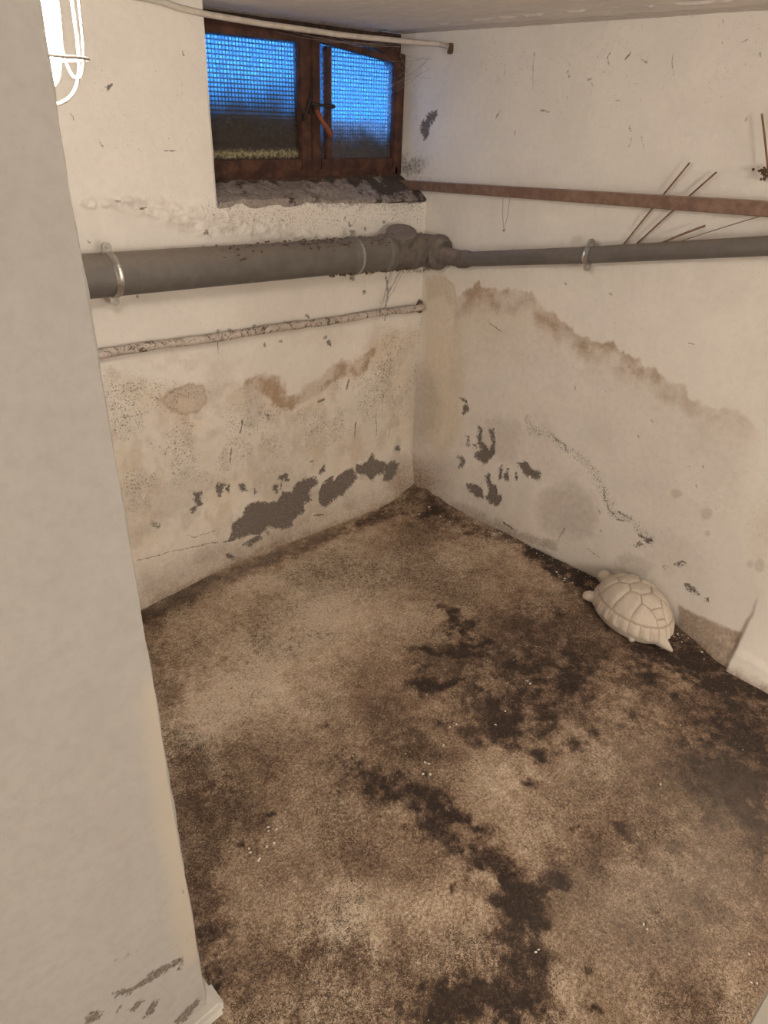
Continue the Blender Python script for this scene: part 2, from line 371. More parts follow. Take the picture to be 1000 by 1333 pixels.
# right wall: u = y, v = z
R = Surf(0, 0.0, -2.19, 0.24, -0.03, HC + .01, .0045)
U, V = R.U, R.V
g = np.interp(U, rf[:, 1], rf[:, 0]); g = np.clip(g, -.09, .03)
R.D += g * np.exp(-np.maximum(V, 0) / .13)
R.D += -(fbm(U, V, .35, 3, 5) - .5) * .018 - (fbm(U, V, .05, 3, 9) - .5) * .0035
c7 = lambda p: crop(530, 340, 2.128, p)
peels = [[(195, 460), (205, 465), (205, 500), (215, 510), (222, 528), (232, 500), (225, 470), (240, 468), (241, 510), (238, 535), (228, 548), (210, 567), (200, 552), (185, 545), (188, 530), (203, 525), (192, 490)],
    [(305, 560), (325, 553), (345, 575), (368, 585), (365, 607), (345, 602), (320, 585)],
    [(165, 622), (188, 620), (208, 640), (212, 657), (190, 657), (172, 640)],
    [(213, 600), (225, 590), (231, 615), (245, 628), (247, 645), (260, 655), (248, 682), (225, 675), (214, 655), (222, 640)],
    [(252, 573), (262, 568), (264, 588), (256, 612), (251, 598)], [(268, 590), (280, 575), (279, 606), (268, 610)],
    [(133, 540), (150, 543), (158, 555), (142, 577), (146, 558)], [(145, 377), (163, 383), (168, 413), (155, 428), (153, 405), (163, 397)],
    [(163, 487), (168, 485), (170, 515), (164, 512)], [(180, 505), (192, 508), (192, 515), (183, 515)], [(302, 588), (305, 600), (301, 602)]]
PV = np.full(U.shape, -.05)
for p in peels: PV = np.maximum(PV, R.sd(c7(p), .03, .022))
for p in [crop(240, 0, 2.778, [(850, 470), (860, 440), (880, 415), (915, 402), (908, 430), (888, 450), (882, 490), (870, 507)]),
          crop(700, 600, 3.333, [(633, 532), (650, 532), (690, 560), (702, 576), (680, 572), (650, 556)]),
          crop(700, 600, 3.333, [(595, 447), (612, 440), (640, 436), (632, 446), (612, 456)]), crop(700, 600, 3.333, [(540, 462), (562, 462), (552, 466)]),
          crop(700, 600, 3.333, [(412, 372), (440, 355), (448, 362), (430, 374)]), crop(700, 600, 3.333, [(455, 345), (490, 340), (494, 356), (468, 358)]),
          crop(700, 600, 3.333, [(730, 595), (745, 595), (744, 604), (734, 604)]), crop(700, 600, 3.333, [(0, 40), (12, 50), (8, 85), (0, 80)])]:
    PV = np.maximum(PV, R.sd(p, .03, .004))
sc8 = lambda p: crop(550, 0, 2.222, p)          # thin scuffs high on the wall
for p, w in [([(238, 185), (240, 218)], .003), ([(415, 170), (428, 190)], .002), ([(420, 205), (425, 225)], .004), ([(478, 232), (492, 225)], .003), ([(490, 238), (495, 250)], .003),
             ([(548, 145), (535, 165), (540, 188)], .003), ([(603, 150), (588, 172)], .005), ([(633, 170), (648, 182)], .004), ([(724, 150), (722, 185), (726, 216)], .0022), ([(340, 318), (366, 322)], .005),
             ([(400, 322), (402, 332)], .003), ([(598, 365), (602, 378)], .005), ([(606, 400), (598, 425)], .002), ([(634, 392), (640, 425)], .003), ([(268, 378), (264, 396)], .002),
             ([(922, 124), (940, 114)], .003), ([(615, 243), (620, 243)], .003), ([(558, 290), (572, 292)], .002), ([(868, 58), (870, 66)], .003), ([(468, 397), (473, 397)], .003), ([(530, 205), (532, 215)], .003),
             ([(940, 338), (935, 350)], .003), ([(418, 282), (418, 290)], .003), ([(225, 320), (210, 348)], .0018), ([(323, 150), (318, 260)], .0012), ([(978, 155), (980, 160)], .005), ([(782, 255), (784, 259)], .003)]:
    R.A['grime'] = np.maximum(R.A['grime'], R.line(sc8(p), max(w * .8, .0026), .7, .008) * .60)
for p, w in [([(228, 172), (262, 197)], .0022), ([(437, 60), (440, 64)], .004), ([(560, 88), (568, 92)], .003), ([(778, 228), (792, 230)], .003), ([(466, 348), (468, 356)], .003), ([(638, 482), (640, 490)], .003),
             ([(676, 440), (680, 445)], .003), ([(803, 618), (805, 626)], .003), ([(820, 565), (822, 570)], .003), ([(494, 800), (530, 828)], .0022), ([(260, 728), (285, 745)], .006), ([(532, 745), (536, 752)], .003), ([(528, 690), (532, 700)], .003)]:
    R.A['grime'] = np.maximum(R.A['grime'], R.line(c7(p), max(w, .0028), .6, .006) * .7)
R.A['peel'] = np.clip(.5 + PV / .030, 0, 1)
R.D += .0028 * ss(.45, .58, R.A['peel'])
# brown tide line
tide = np.array([R.tp(x, y) for x, y in c7([(140, 105), (160, 85), (200, 68), (240, 78), (300, 72), (340, 90), (390, 130), (420, 160), (450, 180), (490, 212), (540, 222), (580, 232), (610, 258), (640, 275), (650, 295), (690, 298), (720, 322), (770, 342), (790, 385), (860, 400), (920, 415), (960, 445), (985, 495), (975, 560)])])
tide = tide[np.argsort(tide[:, 0])]
wig = (fbm(U, U * 0 + 3.3, .045, 4, 12, .6) - .5) * .05 + (fbm(U, V, .02, 3, 14) - .5) * .02
th = np.interp(U, tide[:, 0], tide[:, 1]) + wig
d = th - V
y_a = R.tp(*c7([(650, 290)])[0])[0]; y_b = R.tp(*c7([(790, 380)])[0])[0]; y_0 = R.tp(*c7([(140, 105)])[0])[0]; y_1 = tide[0, 0]
inr = ss(y_1 - .02, y_1 + .1, U) * (1 - ss(y_0 - .01, y_0 + .03, U))
stg = .35 + .65 * ss(y_b - .1, y_a, U)
thick = .055 + .05 * fbm(U, V, .15, 2, 44)
band = ss(-.004, .008, d) * (1 - ss(thick * .5, thick * 1.6, d))
R.A['stain'] = np.maximum(R.A['stain'], band * inr * stg * (.20 + .85 * ss(.3, .7, fbm(U, V, .07, 4, 8))) * 1.05)
R.A['stain'] = np.maximum(R.A['stain'], ss(0, .012, d) * ss(.22, .05, d) * inr * .16 * ss(.3, .6, fbm(U, V, .1, 3, 88)))
R.A['damp'] = np.maximum(R.A['damp'], ss(0, .015, d) * inr * (.10 + .10 * ss(.35, .65, fbm(U, V, .14, 4, 89))))
# chimney shaped stain in the corner under the elbow
q = R.sd([(552, 372), (556, 362), (578, 360), (588, 368), (596, 395), (604, 420), (606, 470), (600, 560), (575, 600), (548, 560)], .05, .02)
R.A['yellow'] = np.maximum(R.A['yellow'], ss(-.03, .04, q) * .55)
q = R.sd([(552, 366), (556, 358), (578, 357), (588, 366), (594, 395), (585, 400), (578, 385), (556, 392)], .03, .01)
R.A['stain'] = np.maximum(R.A['stain'], ss(-.008, .012, q) * .35)
R.A['stain'] = np.maximum(R.A['stain'], R.line([(580, 362), (590, 372), (594, 396)], .006, 1, .01) * .5)
R.A['yellow'] = np.maximum(R.A['yellow'], ss(.15, 0, -U) * 0 + R.blob(640, 430, 90, 50, .9) * .25)
for (x, y, rx, ry, a) in [(544, 530, 34, 56, .62), (735, 668, 50, 46, .60), (822, 738, 32, 20, .6), (652, 572, 36, 34, .42), (860, 600, 60, 60, .12), (945, 600, 45, 75, .16), (760, 520, 40, 30, .10), (900, 380, 100, 30, .07)]:
    R.A['damp'] = np.maximum(R.A['damp'], R.blob(x, y, rx, ry, .45, .06) * a)
for (x, y, rx, ry, a) in [(881, 642, 8, 6, .7), (920, 668, 8, 9, .6), (922, 693, 4, 4, .7), (990, 735, 7, 9, .5), (977, 733, 5, 5, .4)]:
    b_ = R.blob(x, y, rx, ry, .35, .012); R.A['stain'] = np.maximum(R.A['stain'], b_ * a * .45); R.A['damp'] = np.maximum(R.A['damp'], b_ * a * .5)
    R.A['stain'] = np.maximum(R.A['stain'], (b_ * (1 - b_) * 4) * a * .35)
# trail of chips down the wall
R.A['speck'] = .30 + .30 * ss(.4, .9, fbm(U, V, .2, 3, 77))
R.A['speck'] = np.maximum(R.A['speck'], R.line(c7([(330, 440), (345, 470), (400, 482), (435, 515), (480, 545), (530, 605), (550, 660), (570, 700), (620, 715), (670, 780)]), .022, 1.2, .04) * 1.25)
R.A['speck'] = np.maximum(R.A['speck'], R.line(c7([(190, 440), (200, 560), (180, 640), (250, 660)]), .05, 1.2, .05) * .75)
R.A['speck'] = np.maximum(R.A['speck'], R.line([(620, 70), (700, 100), (800, 80)], .10, 1, .05) * .55)
R.A['speck'] = np.maximum(R.A['speck'], R.blob(545, 240, 25, 60, .8) * .8)
gr = R.line(c7([(400, 480), (440, 512), (438, 525)]), .005, .8, .01) * .6
for s_ in ([(541, 640), (556, 685), (570, 702)], [(585, 695), (618, 712)], [(640, 760), (672, 778)], [(575, 715), (600, 722)]): gr = np.maximum(gr, R.line(c7(s_), .005, .8, .02) * .62)
for s_ in ([(600, 320), (612, 328)],): pass
R.A['grime'] = np.maximum(R.A['grime'], gr)
R.A['grime'] = np.maximum(R.A['grime'], R.blob(535, 215, 46, 26, 1.0, .06) * .60)
R.A['grime'] = np.maximum(R.A['grime'], R.blob(570, 234, 60, 8, 1.0, .03) * .42)
R.A['damp'] = np.maximum(R.A['damp'], R.blob(530, 120, 20, 60, 1.0, .06) * .35)
R.A['grime'] = np.maximum(R.A['grime'], R.line([(585, 345), (560, 347), (548, 350)], .012, 1, .02) * .6)
R.A['grime'] = np.maximum(R.A['grime'], R.line([(724, 708), (734, 690)], .008, 1.2, .03) * .5)
# foot of the wall
R.A['low'] = np.maximum(ss(.035, -.01, V + (fbm(U, V, .06, 3, 4) - .5) * .04) * .9, ss(.10, .0, V + (fbm(U, V, .08, 3, 4) - .5) * .07) * ss(-.55, -.2, U) * .5)
R.A['low'] = np.maximum(R.A['low'], np.maximum(R.blob(540, 630, 50, 46, .9, .06) * .95, R.line([(560, 655), (600, 672), (660, 695), (720, 716)], [.05, .045, .02, .015], 1.3, .06) * .6))
q = R.sd([(882, 786), (915, 800), (973, 820), (962, 846), (935, 862), (885, 824)], .03, .012)
R.A['low'] = np.maximum(R.A['low'], ss(-.006, .010, q) * .62 * (.7 + .6 * fbm(U, V, .03, 3, 5))); R.A['stain'] = np.maximum(R.A['stain'], ss(-.006, .010, q) * .6)
yb = R.tp(968, 830)[0]
R.D += -.022 * ss(yb + .004, yb - .010, U + (fbm(U, V, .05, 2, 6) - .5) * .012) * ss(.30, .06, V)
R.D += -.016 * ss(.075, .05, V + (fbm(U, V, .08, 2, 61) - .5) * .02) * ss(yb + .15, yb, U)
R.A['yellow'] = np.maximum(R.A['yellow'], R.blob(995, 700, 25, 60, .8) * .25)
ex = MB().box((.04, -2.19, 0), (.12, .3, HC))
wr_o = R.build('wall_right', M_right, None, -1, ex); tag(wr_o, kind='structure')
del R

# back wall: u = x, v = z
B = Surf(1, 0.0, XL - .01, 0.02, -0.03, HC + .01, .0045)
U, V = B.U, B.V
g = np.clip(np.interp(U, bf[:, 0], bf[:, 1]), -.07, .03)
B.D += g * np.exp(-np.maximum(V, 0) / .12)
B.D += -(fbm(U, V, .4, 3, 15) - .5) * .016 - (fbm(U, V, .05, 3, 19) - .5) * .003
c6 = lambda p: crop(130, 440, 2.128, p)
peels = [[(352, 568), (368, 545), (370, 515), (385, 500), (400, 495), (405, 468), (430, 452), (465, 458), (495, 450), (505, 425), (535, 432), (545, 405), (575, 385), (600, 385), (606, 397), (590, 413), (577, 420), (585, 445), (568, 455), (565, 480), (540, 500), (530, 522), (500, 530), (465, 528), (445, 543), (400, 553), (380, 560)],
    [(400, 575), (440, 548), (450, 558), (425, 578)],
    [(602, 447), (605, 425), (615, 408), (640, 386), (652, 390), (665, 380), (690, 365), (702, 358), (712, 385), (695, 408), (672, 430), (645, 448), (628, 466), (610, 462)],
    [(710, 375), (712, 345), (728, 352), (745, 340), (755, 318), (765, 340), (790, 345), (785, 370), (762, 378), (757, 392), (745, 392), (735, 378)],
    [(783, 392), (790, 352), (812, 338), (826, 345), (815, 370), (798, 396)],
    [(815, 310), (825, 291), (829, 312)], [(478, 422), (483, 408), (492, 408), (492, 425), (486, 430)], [(494, 392), (503, 378), (520, 375), (522, 396)],
    [(608, 372), (620, 350), (624, 366), (612, 376)], [(262, 430), (285, 428), (280, 440), (288, 465), (270, 468), (262, 450)], [(325, 418), (330, 408), (347, 405), (344, 414), (334, 440), (328, 435)],
    [(352, 410), (361, 408), (358, 428), (352, 424)], [(385, 408), (400, 406), (405, 416), (412, 422), (392, 422)], [(355, 602), (367, 600), (380, 616), (362, 615)],
    [(143, 510), (152, 514), (168, 520), (150, 521)], [(252, 470), (262, 468), (264, 478), (256, 490)], [(460, 208), (467, 210), (470, 228), (463, 226)],
    [(458, 540), (470, 545), (465, 550)], [(583, 342), (592, 338), (592, 346)], [(65, 215), (72, 214), (70, 224)], [(430, 416), (438, 424), (432, 430)]]
PV = np.full(U.shape, -.05)
for p in peels: PV = np.maximum(PV, B.sd(c6(p), .03, .024))
B.A['peel'] = np.clip(.5 + PV / .030, 0, 1)
B.D += .0030 * ss(.45, .58, B.A['peel'])
for p, w in [([(327, 5), (328, 45)], .003), ([(766, 208), (765, 272)], .002), ([(710, 235), (706, 275)], .004), ([(690, 115), (684, 142)], .005), ([(785, 150), (783, 180)], .002), ([(802, 262), (798, 276)], .003),
             ([(860, 340), (868, 360)], .003), ([(366, 305), (362, 345)], .003), ([(395, 230), (390, 262)], .004), ([(607, 178), (622, 172)], .006), ([(586, 256), (588, 266)], .003), ([(240, 545), (260, 552), (320, 535)], .0022),
             ([(100, 615), (160, 600), (250, 580), (330, 565)], .0025), ([(590, 490), (615, 487)], .004), ([(632, 10), (640, 20)], .004), ([(505, 385), (500, 420)], .002), ([(345, 565), (380, 560)], .004)]:
    B.A['grime'] = np.maximum(B.A['grime'], B.line(c6(p), max(w, .0026), .7, .010) * .7)
# tide line of the left wall
tl = [(125, 480), (150, 478), (165, 492), (205, 515), (225, 505), (262, 498), (272, 515), (285, 480), (300, 495), (318, 512), (330, 502), (355, 500), (366, 512), (372, 524), (385, 524), (400, 508), (415, 500), (432, 485), (455, 478), (472, 474), (485, 455), (498, 430)]
for i, (x0_, w0, a0) in enumerate([(0, 0, 0)]): pass
m = B.line([(322, 503), (335, 500), (352, 500), (362, 508), (368, 522), (380, 527), (390, 522), (402, 508), (415, 503), (430, 488), (445, 482), (460, 480), (475, 474), (486, 455)], [.018, .026, .030, .032, .026, .022, .022, .022, .026, .030, .026, .028, .026, .016], .7, .045)
B.A['stain'] = np.maximum(B.A['stain'], m * (.50 + .75 * ss(.3, .7, fbm(U, V, .06, 3, 8))))
q = B.sd([(208, 518), (222, 505), (245, 500), (265, 500), (272, 520), (262, 535), (240, 540), (220, 536)], .03, .03)
B.A['stain'] = np.maximum(B.A['stain'], ss(-.005, .006, q) * (.50 + .45 * ss(.02, .004, q)))
for (x, y, rx, ry, a) in [(150, 485, 18, 9, .4), (290, 490, 22, 30, .30), (310, 520, 22, 22, .35), (230, 470, 60, 10, .22), (488, 445, 14, 30, .4), (505, 440, 14, 24, .3), (175, 500, 12, 10, .2), (420, 440, 60, 12, .12)]:
    B.A['stain'] = np.maximum(B.A['stain'], B.blob(x, y, rx, ry, .8, .08) * a)
zt = np.interp(U, [B.tp(125, 480)[0], B.tp(250, 500)[0], B.tp(330, 495)[0], B.tp(380, 530)[0], B.tp(500, 430)[0]], [B.tp(125, 480)[1], B.tp(250, 500)[1], B.tp(330, 495)[1], B.tp(380, 530)[1], B.tp(500, 430)[1]])
B.A['yellow'] = ss(-.02, .04, zt - V) * .22 + .28 * ss(.45, .7, fbm(U, V, .12, 4, 90)) * ss(0, .05, zt - V) * ss(.1, .3, V)
for (x, y, rx, ry, a) in [(480, 560, 40, 60, .22), (360, 600, 70, 40, .18), (180, 660, 60, 45, .22), (250, 620, 60, 50, .10), (470, 330, 50, 20, .12), (540, 500, 20, 100, .3), (240, 350, 140, 14, .15), (300, 280, 160, 12, .08)]:
    B.A['damp'] = np.maximum(B.A['damp'], B.blob(x, y, rx, ry, .7, .06) * a)
B.A['speck'] = .3 + .25 * ss(.4, .9, fbm(U, V, .2, 3, 78)) + .75 * ss(-.05, .05, zt - V) * ss(.25, .5, V) * ss(.35, .6, fbm(U, V, .1, 3, 21))
B.A['speck'] = np.maximum(B.A['speck'], B.line([(285, 275), (550, 280)], .06, 1, .05) * 1.0)
B.A['speck'] = np.maximum(B.A['speck'], B.blob(510, 370, 40, 25, .8) * .6)
B.A['grime'] = np.maximum(B.A['grime'], B.line([(285, 262), (400, 262), (470, 266), (545, 266)], [.008, .014, .020, .022], 1.2, .05) * .48)
B.A['grime'] = np.maximum(B.A['grime'], B.line([(500, 352), (506, 375), (502, 398), (500, 415)], .006, 1, .03) * .6)
B.A['grime'] = np.maximum(B.A['grime'], B.line([(470, 352), (500, 350), (548, 352)], .010, 1, .03) * .55)
for x, y in [(285, 432), (300, 430), (330, 425), (370, 420), (400, 412), (345, 447), (365, 445), (425, 440), (430, 445), (475, 380), (505, 375), (455, 290), (475, 300), (500, 290), (180, 385), (270, 300)]:
    B.A['grime'] = np.maximum(B.A['grime'], B.blob(x, y, 4, 5, .6, .03) * .62)
for p in [[(138, 113), (146, 110), (140, 118)], [(130, 185), (134, 192)], [(92, 148), (96, 155)], [(237, 66), (239, 72)], [(215, 196), (230, 196)], [(148, 262), (156, 262)], [(180, 272), (190, 270)], [(114, 314), (118, 316)]]:
    B.A['grime'] = np.maximum(B.A['grime'], B.line(p, .003, .6, .004) * .7)
# rough raised plaster ridge under the sill
rg = B.line([(110, 263), (150, 266), (200, 272), (240, 283), (300, 292), (370, 302), (425, 312)], [.008, .012, .022, .03, .03, .022, .012], .8, .03)
B.D += -rg * (.006 + .026 * (fbm(U, V, .03, 5, 50, .7) - .42))
B.A['damp'] = np.maximum(B.A['damp'], rg * .28 * ss(.4, .6, fbm(U, V, .02, 3, 50)))
B.A['damp'] = np.maximum(B.A['damp'], ss(-.02, .06, zt - V) * .38 * ss(.5, .68, fbm(U, V, .10, 4, 401)))
B.A['stain'] = np.maximum(B.A['stain'], ss(-.02, .06, zt - V) * .30 * ss(.56, .72, fbm(U, V * .6, .07, 4, 411)))
lowz = V + (fbm(U, V, .06, 3, 41) - .5) * .05
B.A['low'] = np.maximum(ss(.065, .0, lowz) * .8, ss(.24, .02, lowz) * .50)
B.A['low'] = np.maximum(B.A['low'], B.blob(520, 635, 30, 40, .9, .04) * .8)
B.A['low'] = np.maximum(B.A['low'], ss(-.030, -.003, U + (fbm(U, V, .05, 3, 11) - .5) * .03) * ss(.75, .5, V) * .22)
ex = MB()
ex.box((XL, .04, 0), (WX0 + .001, .30, HC)); ex.box((WX0, .04, 0), (.04, .30, 1.36)); ex.box((WX0, .255, 1.36), (.04, .30, 1.43))
wb_o = B.build('wall_back', M_back, lambda u, v: ~((u > WX0) & (v > np.interp(u, [-.995, -.784, -.475, -.027], [1.386, 1.386, 1.368, 1.350]) - .010)), 1, ex); tag(wb_o, kind='structure')
del B
# small reveal of the recess at its left
rv = MB().box((WX0 - .004, .0, WZ - .01), (WX0, .255, HC), 0).build('trim_1', M_plain, None, False); tag(rv, kind='structure')

# floor: u = x, v = y
F = Surf(2, 0.0, -2.72, 0.06, -2.26, 0.05, .0055)
U, V = F.U, F.V
F.D += (fbm(U, V, .4, 3, 25) - .5) * .012 + (fbm(U, V, .04, 3, 29) - .5) * .0035
q = fbm(U, V, .30, 5, 101, .6); dk = .35 + (q - .5) * .62 + .08 * ss(-.55, -1.1, V) + (fbm(U, V, .045, 3, 140) - .5) * .14
add = np.zeros_like(U)
def lighten(x, y, rx, ry, a, **k):
    global dk; dk = dk - F.blob(x, y, rx, ry, 1.0, .12) * a
def darken(x, y, rx, ry, a, soft=.8, warp=.16, rot=0):
    global add; add = add + F.blob(x, y, rx, ry, soft, warp, rot) * a
def streak(pts, w, a, soft=1.2, warp=.10):
    global add; add = add + F.line(pts, w, soft, warp) * a
for b_ in [(420, 790, 130, 90, .12), (330, 900, 110, 90, .16), (450, 720, 110, 40, .10), (260, 960, 60, 60, .14), (460, 1180, 110, 60, .22), (380, 1010, 60, 40, .06), (750, 985, 90, 60, .14), (640, 1010, 60, 40, .12),
           (330, 1180, 70, 50, .12), (800, 1150, 120, 70, .08), (570, 1180, 40, 60, .10), (620, 870, 30, 30, .16), (330, 760, 60, 25, .12), (860, 1060, 60, 40, .06), (620, 1130, 26, 26, .1)]: lighten(*b_)
for b_ in [(660, 850, 110, 90, .16), (600, 820, 26, 26, .40), (700, 900, 90, 60, .14), (640, 940, 80, 40, .18), (860, 860, 140, 60, .20), (950, 960, 90, 90, .22), (720, 790, 80, 30, .10), (920, 870, 90, 30, .22),
           (255, 880, 40, 60, .12), (310, 985, 60, 30, .16), (300, 1050, 40, 30, .10), (330, 1080, 22, 22, .16), (680, 930, 30, 40, .12), (740, 880, 26, 20, .16), (810, 940, 60, 40, .10),
           (960, 1000, 60, 120, .16), (880, 1180, 50, 50, .14), (760, 1110, 80, 30, .10), (600, 1310, 90, 30, .40), (480, 1290, 50, 30, .12), (420, 1250, 70, 30, .16), (350, 1300, 60, 40, .12), (270, 1290, 20, 50, .40), (275, 1220, 20, 40, .16),
           (745, 965, 26, 20, .10), (980, 1180, 50, 100, .12), (560, 665, 60, 26, .26), (600, 690, 40, 14, .16), (900, 1300, 60, 40, .12), (500, 900, 60, 60, .06), (560, 960, 90, 50, .10)]: darken(*b_)
streak([(440, 985), (470, 1012), (505, 1030), (545, 1045), (575, 1068), (600, 1090), (640, 1110), (655, 1140), (690, 1170), (700, 1195)], [.02, .035, .04, .045, .05, .05, .04, .035, .035, .03], .34, 1.0, .12)
streak([(560, 1045), (590, 1060), (620, 1085)], .012, .35, 1, .05)
streak([(660, 1150), (680, 1190), (685, 1230), (680, 1275), (640, 1300), (590, 1325)], [.03, .035, .05, .045, .04, .05], .40, 1, .11)
streak([(690, 1165), (725, 1148), (735, 1140)], .014, .35, 1, .06)
streak([(612, 1155), (640, 1170), (665, 1180)], .014, .30, 1, .06)
streak([(530, 843), (565, 850), (600, 848), (640, 835)], [.010, .016, .022, .020], .34, 1.6, .09)
streak([(530, 893), (560, 892), (595, 888)], [.010, .012, .010], .36, 1.6, .08)
streak([(575, 790), (600, 795)], .010, .3, 1.4, .06); darken(538, 872, 10, 18, .22); darken(606, 858, 16, 26, .18)
streak([(560, 670), (620, 690), (680, 706), (730, 735), (790, 765)], [.03, .035, .045, .05, .05], .36, 1.4, .05)
streak([(700, 725), (780, 770), (860, 830), (930, 870), (1000, 905)], [.04, .06, .07, .07, .07], .42, 1.4, .06)
streak([(690, 715), (740, 745), (790, 768)], .014, .35, 1, .03)
streak([(190, 800), (260, 765), (330, 735), (400, 708), (470, 680), (520, 660)], .035, .30, 1.3, .04)
streak([(195, 800), (250, 1000), (270, 1300)], .03, .14, 1.3, .06)
streak([(700, 905), (720, 950), (712, 985)], .020, .20, 1.2, .06)
streak([(900, 960), (960, 1010), (1000, 1060)], .03, .16, 1.4, .08); streak([(940, 1000), (1000, 1100)], .03, .14, 1.4, .08)
streak([(810, 1080), (850, 1105), (895, 1108)], .012, .2, 1.2, .06)
for (x, y, rx, ry) in [(745, 972, 16, 8), (700, 985, 12, 12), (697, 1022, 18, 8), (768, 958, 14, 14), (730, 1050, 8, 5), (605, 1068, 12, 6), (765, 1163, 5, 4), (765, 1262, 8, 7), (768, 1315, 10, 9), (590, 795, 10, 4), (875, 905, 8, 5), (460, 985, 4, 3),
                       (630, 850, 8, 5), (735, 800, 9, 4), (790, 815, 6, 4), (550, 1010, 6, 4), (425, 945, 8, 5), (350, 1060, 12, 5), (310, 1100, 6, 6), (590, 1155, 5, 4), (750, 1075, 4, 3), (712, 1060, 4, 3)]: darken(x, y, rx, ry, .38, .7, .05)
for b_ in [(880, 1030, 190, 200, .13), (720, 900, 190, 110, .12), (300, 1240, 120, 100, .08), (500, 1290, 200, 60, .08), (600, 760, 160, 60, .05)]: darken(*b_, 1.0)
rag = .62 * fbm(U, V, .10, 5, 301, .7) + .38 * fbm(U, V, .022, 3, 320, .7)
dk = dk + add * (.25 + 1.5 * ss(.32, .66, rag)) + (fbm(U, V, .018, 3, 333) - .5) * .12
F.A['peel'] = np.clip(dk, 0, 1)
F.A['stain'] = ss(.35, .7, fbm(U, V, .25, 3, 66)) * .9 + .2 + F.blob(300, 950, 110, 80, 1) * .5
F.A['damp'] = np.clip(F.blob(940, 1080, 110, 140, 1) * .5 + F.blob(840, 1180, 160, 100, 1) * .45 + F.line([(200, 790), (330, 735), (430, 690)], .03, 1.4) * .5 + F.blob(820, 990, 100, 70, 1) * .25, 0, 1)
F.D += -.003 * ss(.55, .9, dk)
# raised fillet of dirt in the far corner
F.D += .050 * np.exp(-(np.hypot(U, (V + .06) * .7) / .13) ** 2) * (.6 + .8 * fbm(U, V, .04, 3, 18)) + .012 * np.exp(-(U / .05) ** 2) * ss(.0, -.4, V) * ss(-1.5, -1.2, V) * (.4 + .6 * fbm(U, V, .06, 3, 8))
fo = F.build('floor', M_floor, None, 1, MB().box((-3.6, -5.1, -.12), (.12, .3, -.03))); tag(fo, kind='structure')
FLU, FLV, FLD = F.U[:, 0].copy(), F.V[0].copy(), F.D.copy()
def fz(x, y):
    i = min(max(int((x - FLU[0]) / (FLU[1] - FLU[0])), 0), len(FLU) - 1); j = min(max(int((y - FLV[0]) / (FLV[1] - FLV[0])), 0), len(FLV) - 1); return float(FLD[i, j])
del F
# hallway floor behind the camera
hf = MB().box((-3.6, -5.0, -.03), (.0, -2.24, 0)).box((-3.6, -2.26, -.03), (-2.70, -1.38, 0)).build('floor', simple('hall_concrete', (.34, .25, .17), (.24, .165, .11), 8, .9), None, False); tag(hf, kind='structure')

# ceiling: u = x, v = y
K = Surf(2, HC, -1.5, 0.03, -1.9, 0.17, .006)
U, V = K.U, K.V
K.D += (fbm(U, V, .5, 3, 35) - .5) * .006 + (fbm(U, V, .04, 3, 39) - .5) * .003
K.A['damp'] = np.clip(.15 * fbm(U, V, .2, 4, 12) + ss(-.15, -.10, U + (fbm(U, V, .08, 3, 5) - .5) * .02) * .30 + ss(.0, .12, V) * .25, 0, 1)
K.A['grime'] = ss(-.03, .12, V + (fbm(U, V, .06, 4, 2) - .5) * .12) * .45 + ss(.72, .8, fbm(U, V, .03, 3, 13)) * .25  # darker over the window recess, plus scattered dark spots
K.A['speck'] = .25 + .6 * ss(-.3, .1, V)
fl = K.line([(560, 33), (650, 23), (780, 11), (900, 4), (1000, -3)], .006, .8, .02)
fl = fl * ss(.42, .55, fbm(U, V, .05, 3, 66)); K.A['damp'] *= 1 - fl
K.D += -.005 * fl
K.D += .006 * ss(-.16, -.11, U + (fbm(U, V, .08, 3, 5) - .5) * .02)
ko = K.build('ceiling', M_ceil, None, -1, MB().box((-3.6, -5.1, HC + .012), (.12, .3, HC + .1))); tag(ko, kind='structure')
del K

# partition at the left: its near face and its edge
P = Surf(1, YP, -3.5, XL, -.01, HC + .01, .008)
U, V = P.U, P.V
P.D += -(fbm(U, V, .3, 3, 55) - .5) * .012 - (fbm(U, V, .04, 4, 59) - .5) * .004
c3 = lambda p: crop(0, 900, 2.381, p)
PV = np.full(U.shape, -.05)
for p in [[(355, 930), (375, 925), (400, 920), (425, 905), (470, 870), (510, 850), (545, 828), (558, 822), (560, 835), (530, 855), (495, 880), (470, 900), (430, 915), (400, 940), (370, 950), (357, 946)],
          [(450, 1000), (470, 965), (490, 955), (478, 990), (455, 1008)], [(550, 1020), (575, 985), (610, 955), (622, 955), (600, 990), (570, 1025), (550, 1031)], [(270, 1000), (295, 990), (320, 995), (300, 1020), (262, 1031)],
          [(550, 855), (562, 840), (560, 862)], [(425, 858), (437, 853), (434, 862)], [(400, 985), (440, 955), (446, 960), (415, 990)], [(365, 985), (372, 980), (370, 995)]]: PV = np.maximum(PV, P.sd(c3(p), .03, .012))
P.A['peel'] = np.clip(.5 + PV / .02, 0, 1)
P.A['damp'] = ss(.16, .02, V + (fbm(U, V, .1, 3, 2) - .5) * .1) * .3 + .12 * fbm(U, V, .2, 3, 71)
P.A['yellow'] = P.line([(205, 900), (240, 1150), (252, 1240)], .02, 1.5, .02) * .35
P.A['speck'] = .05 + .5 * ss(.14, .05, V)
for p in [[(345, 425), (375, 470), (395, 500), (402, 545)]]: P.A['damp'] = np.maximum(P.A['damp'], P.line(c3(p), .003, 1, .004) * .35)
for p in [[(513, 508), (518, 508)], [(563, 618), (566, 622)], [(225, 432), (227, 434)], [(430, 800), (350, 835)], [(580, 765), (540, 790)]]: P.A['grime'] = np.maximum(P.A['grime'], P.line(c3(p), .003, .8, .004) * .55)
e2 = MB()
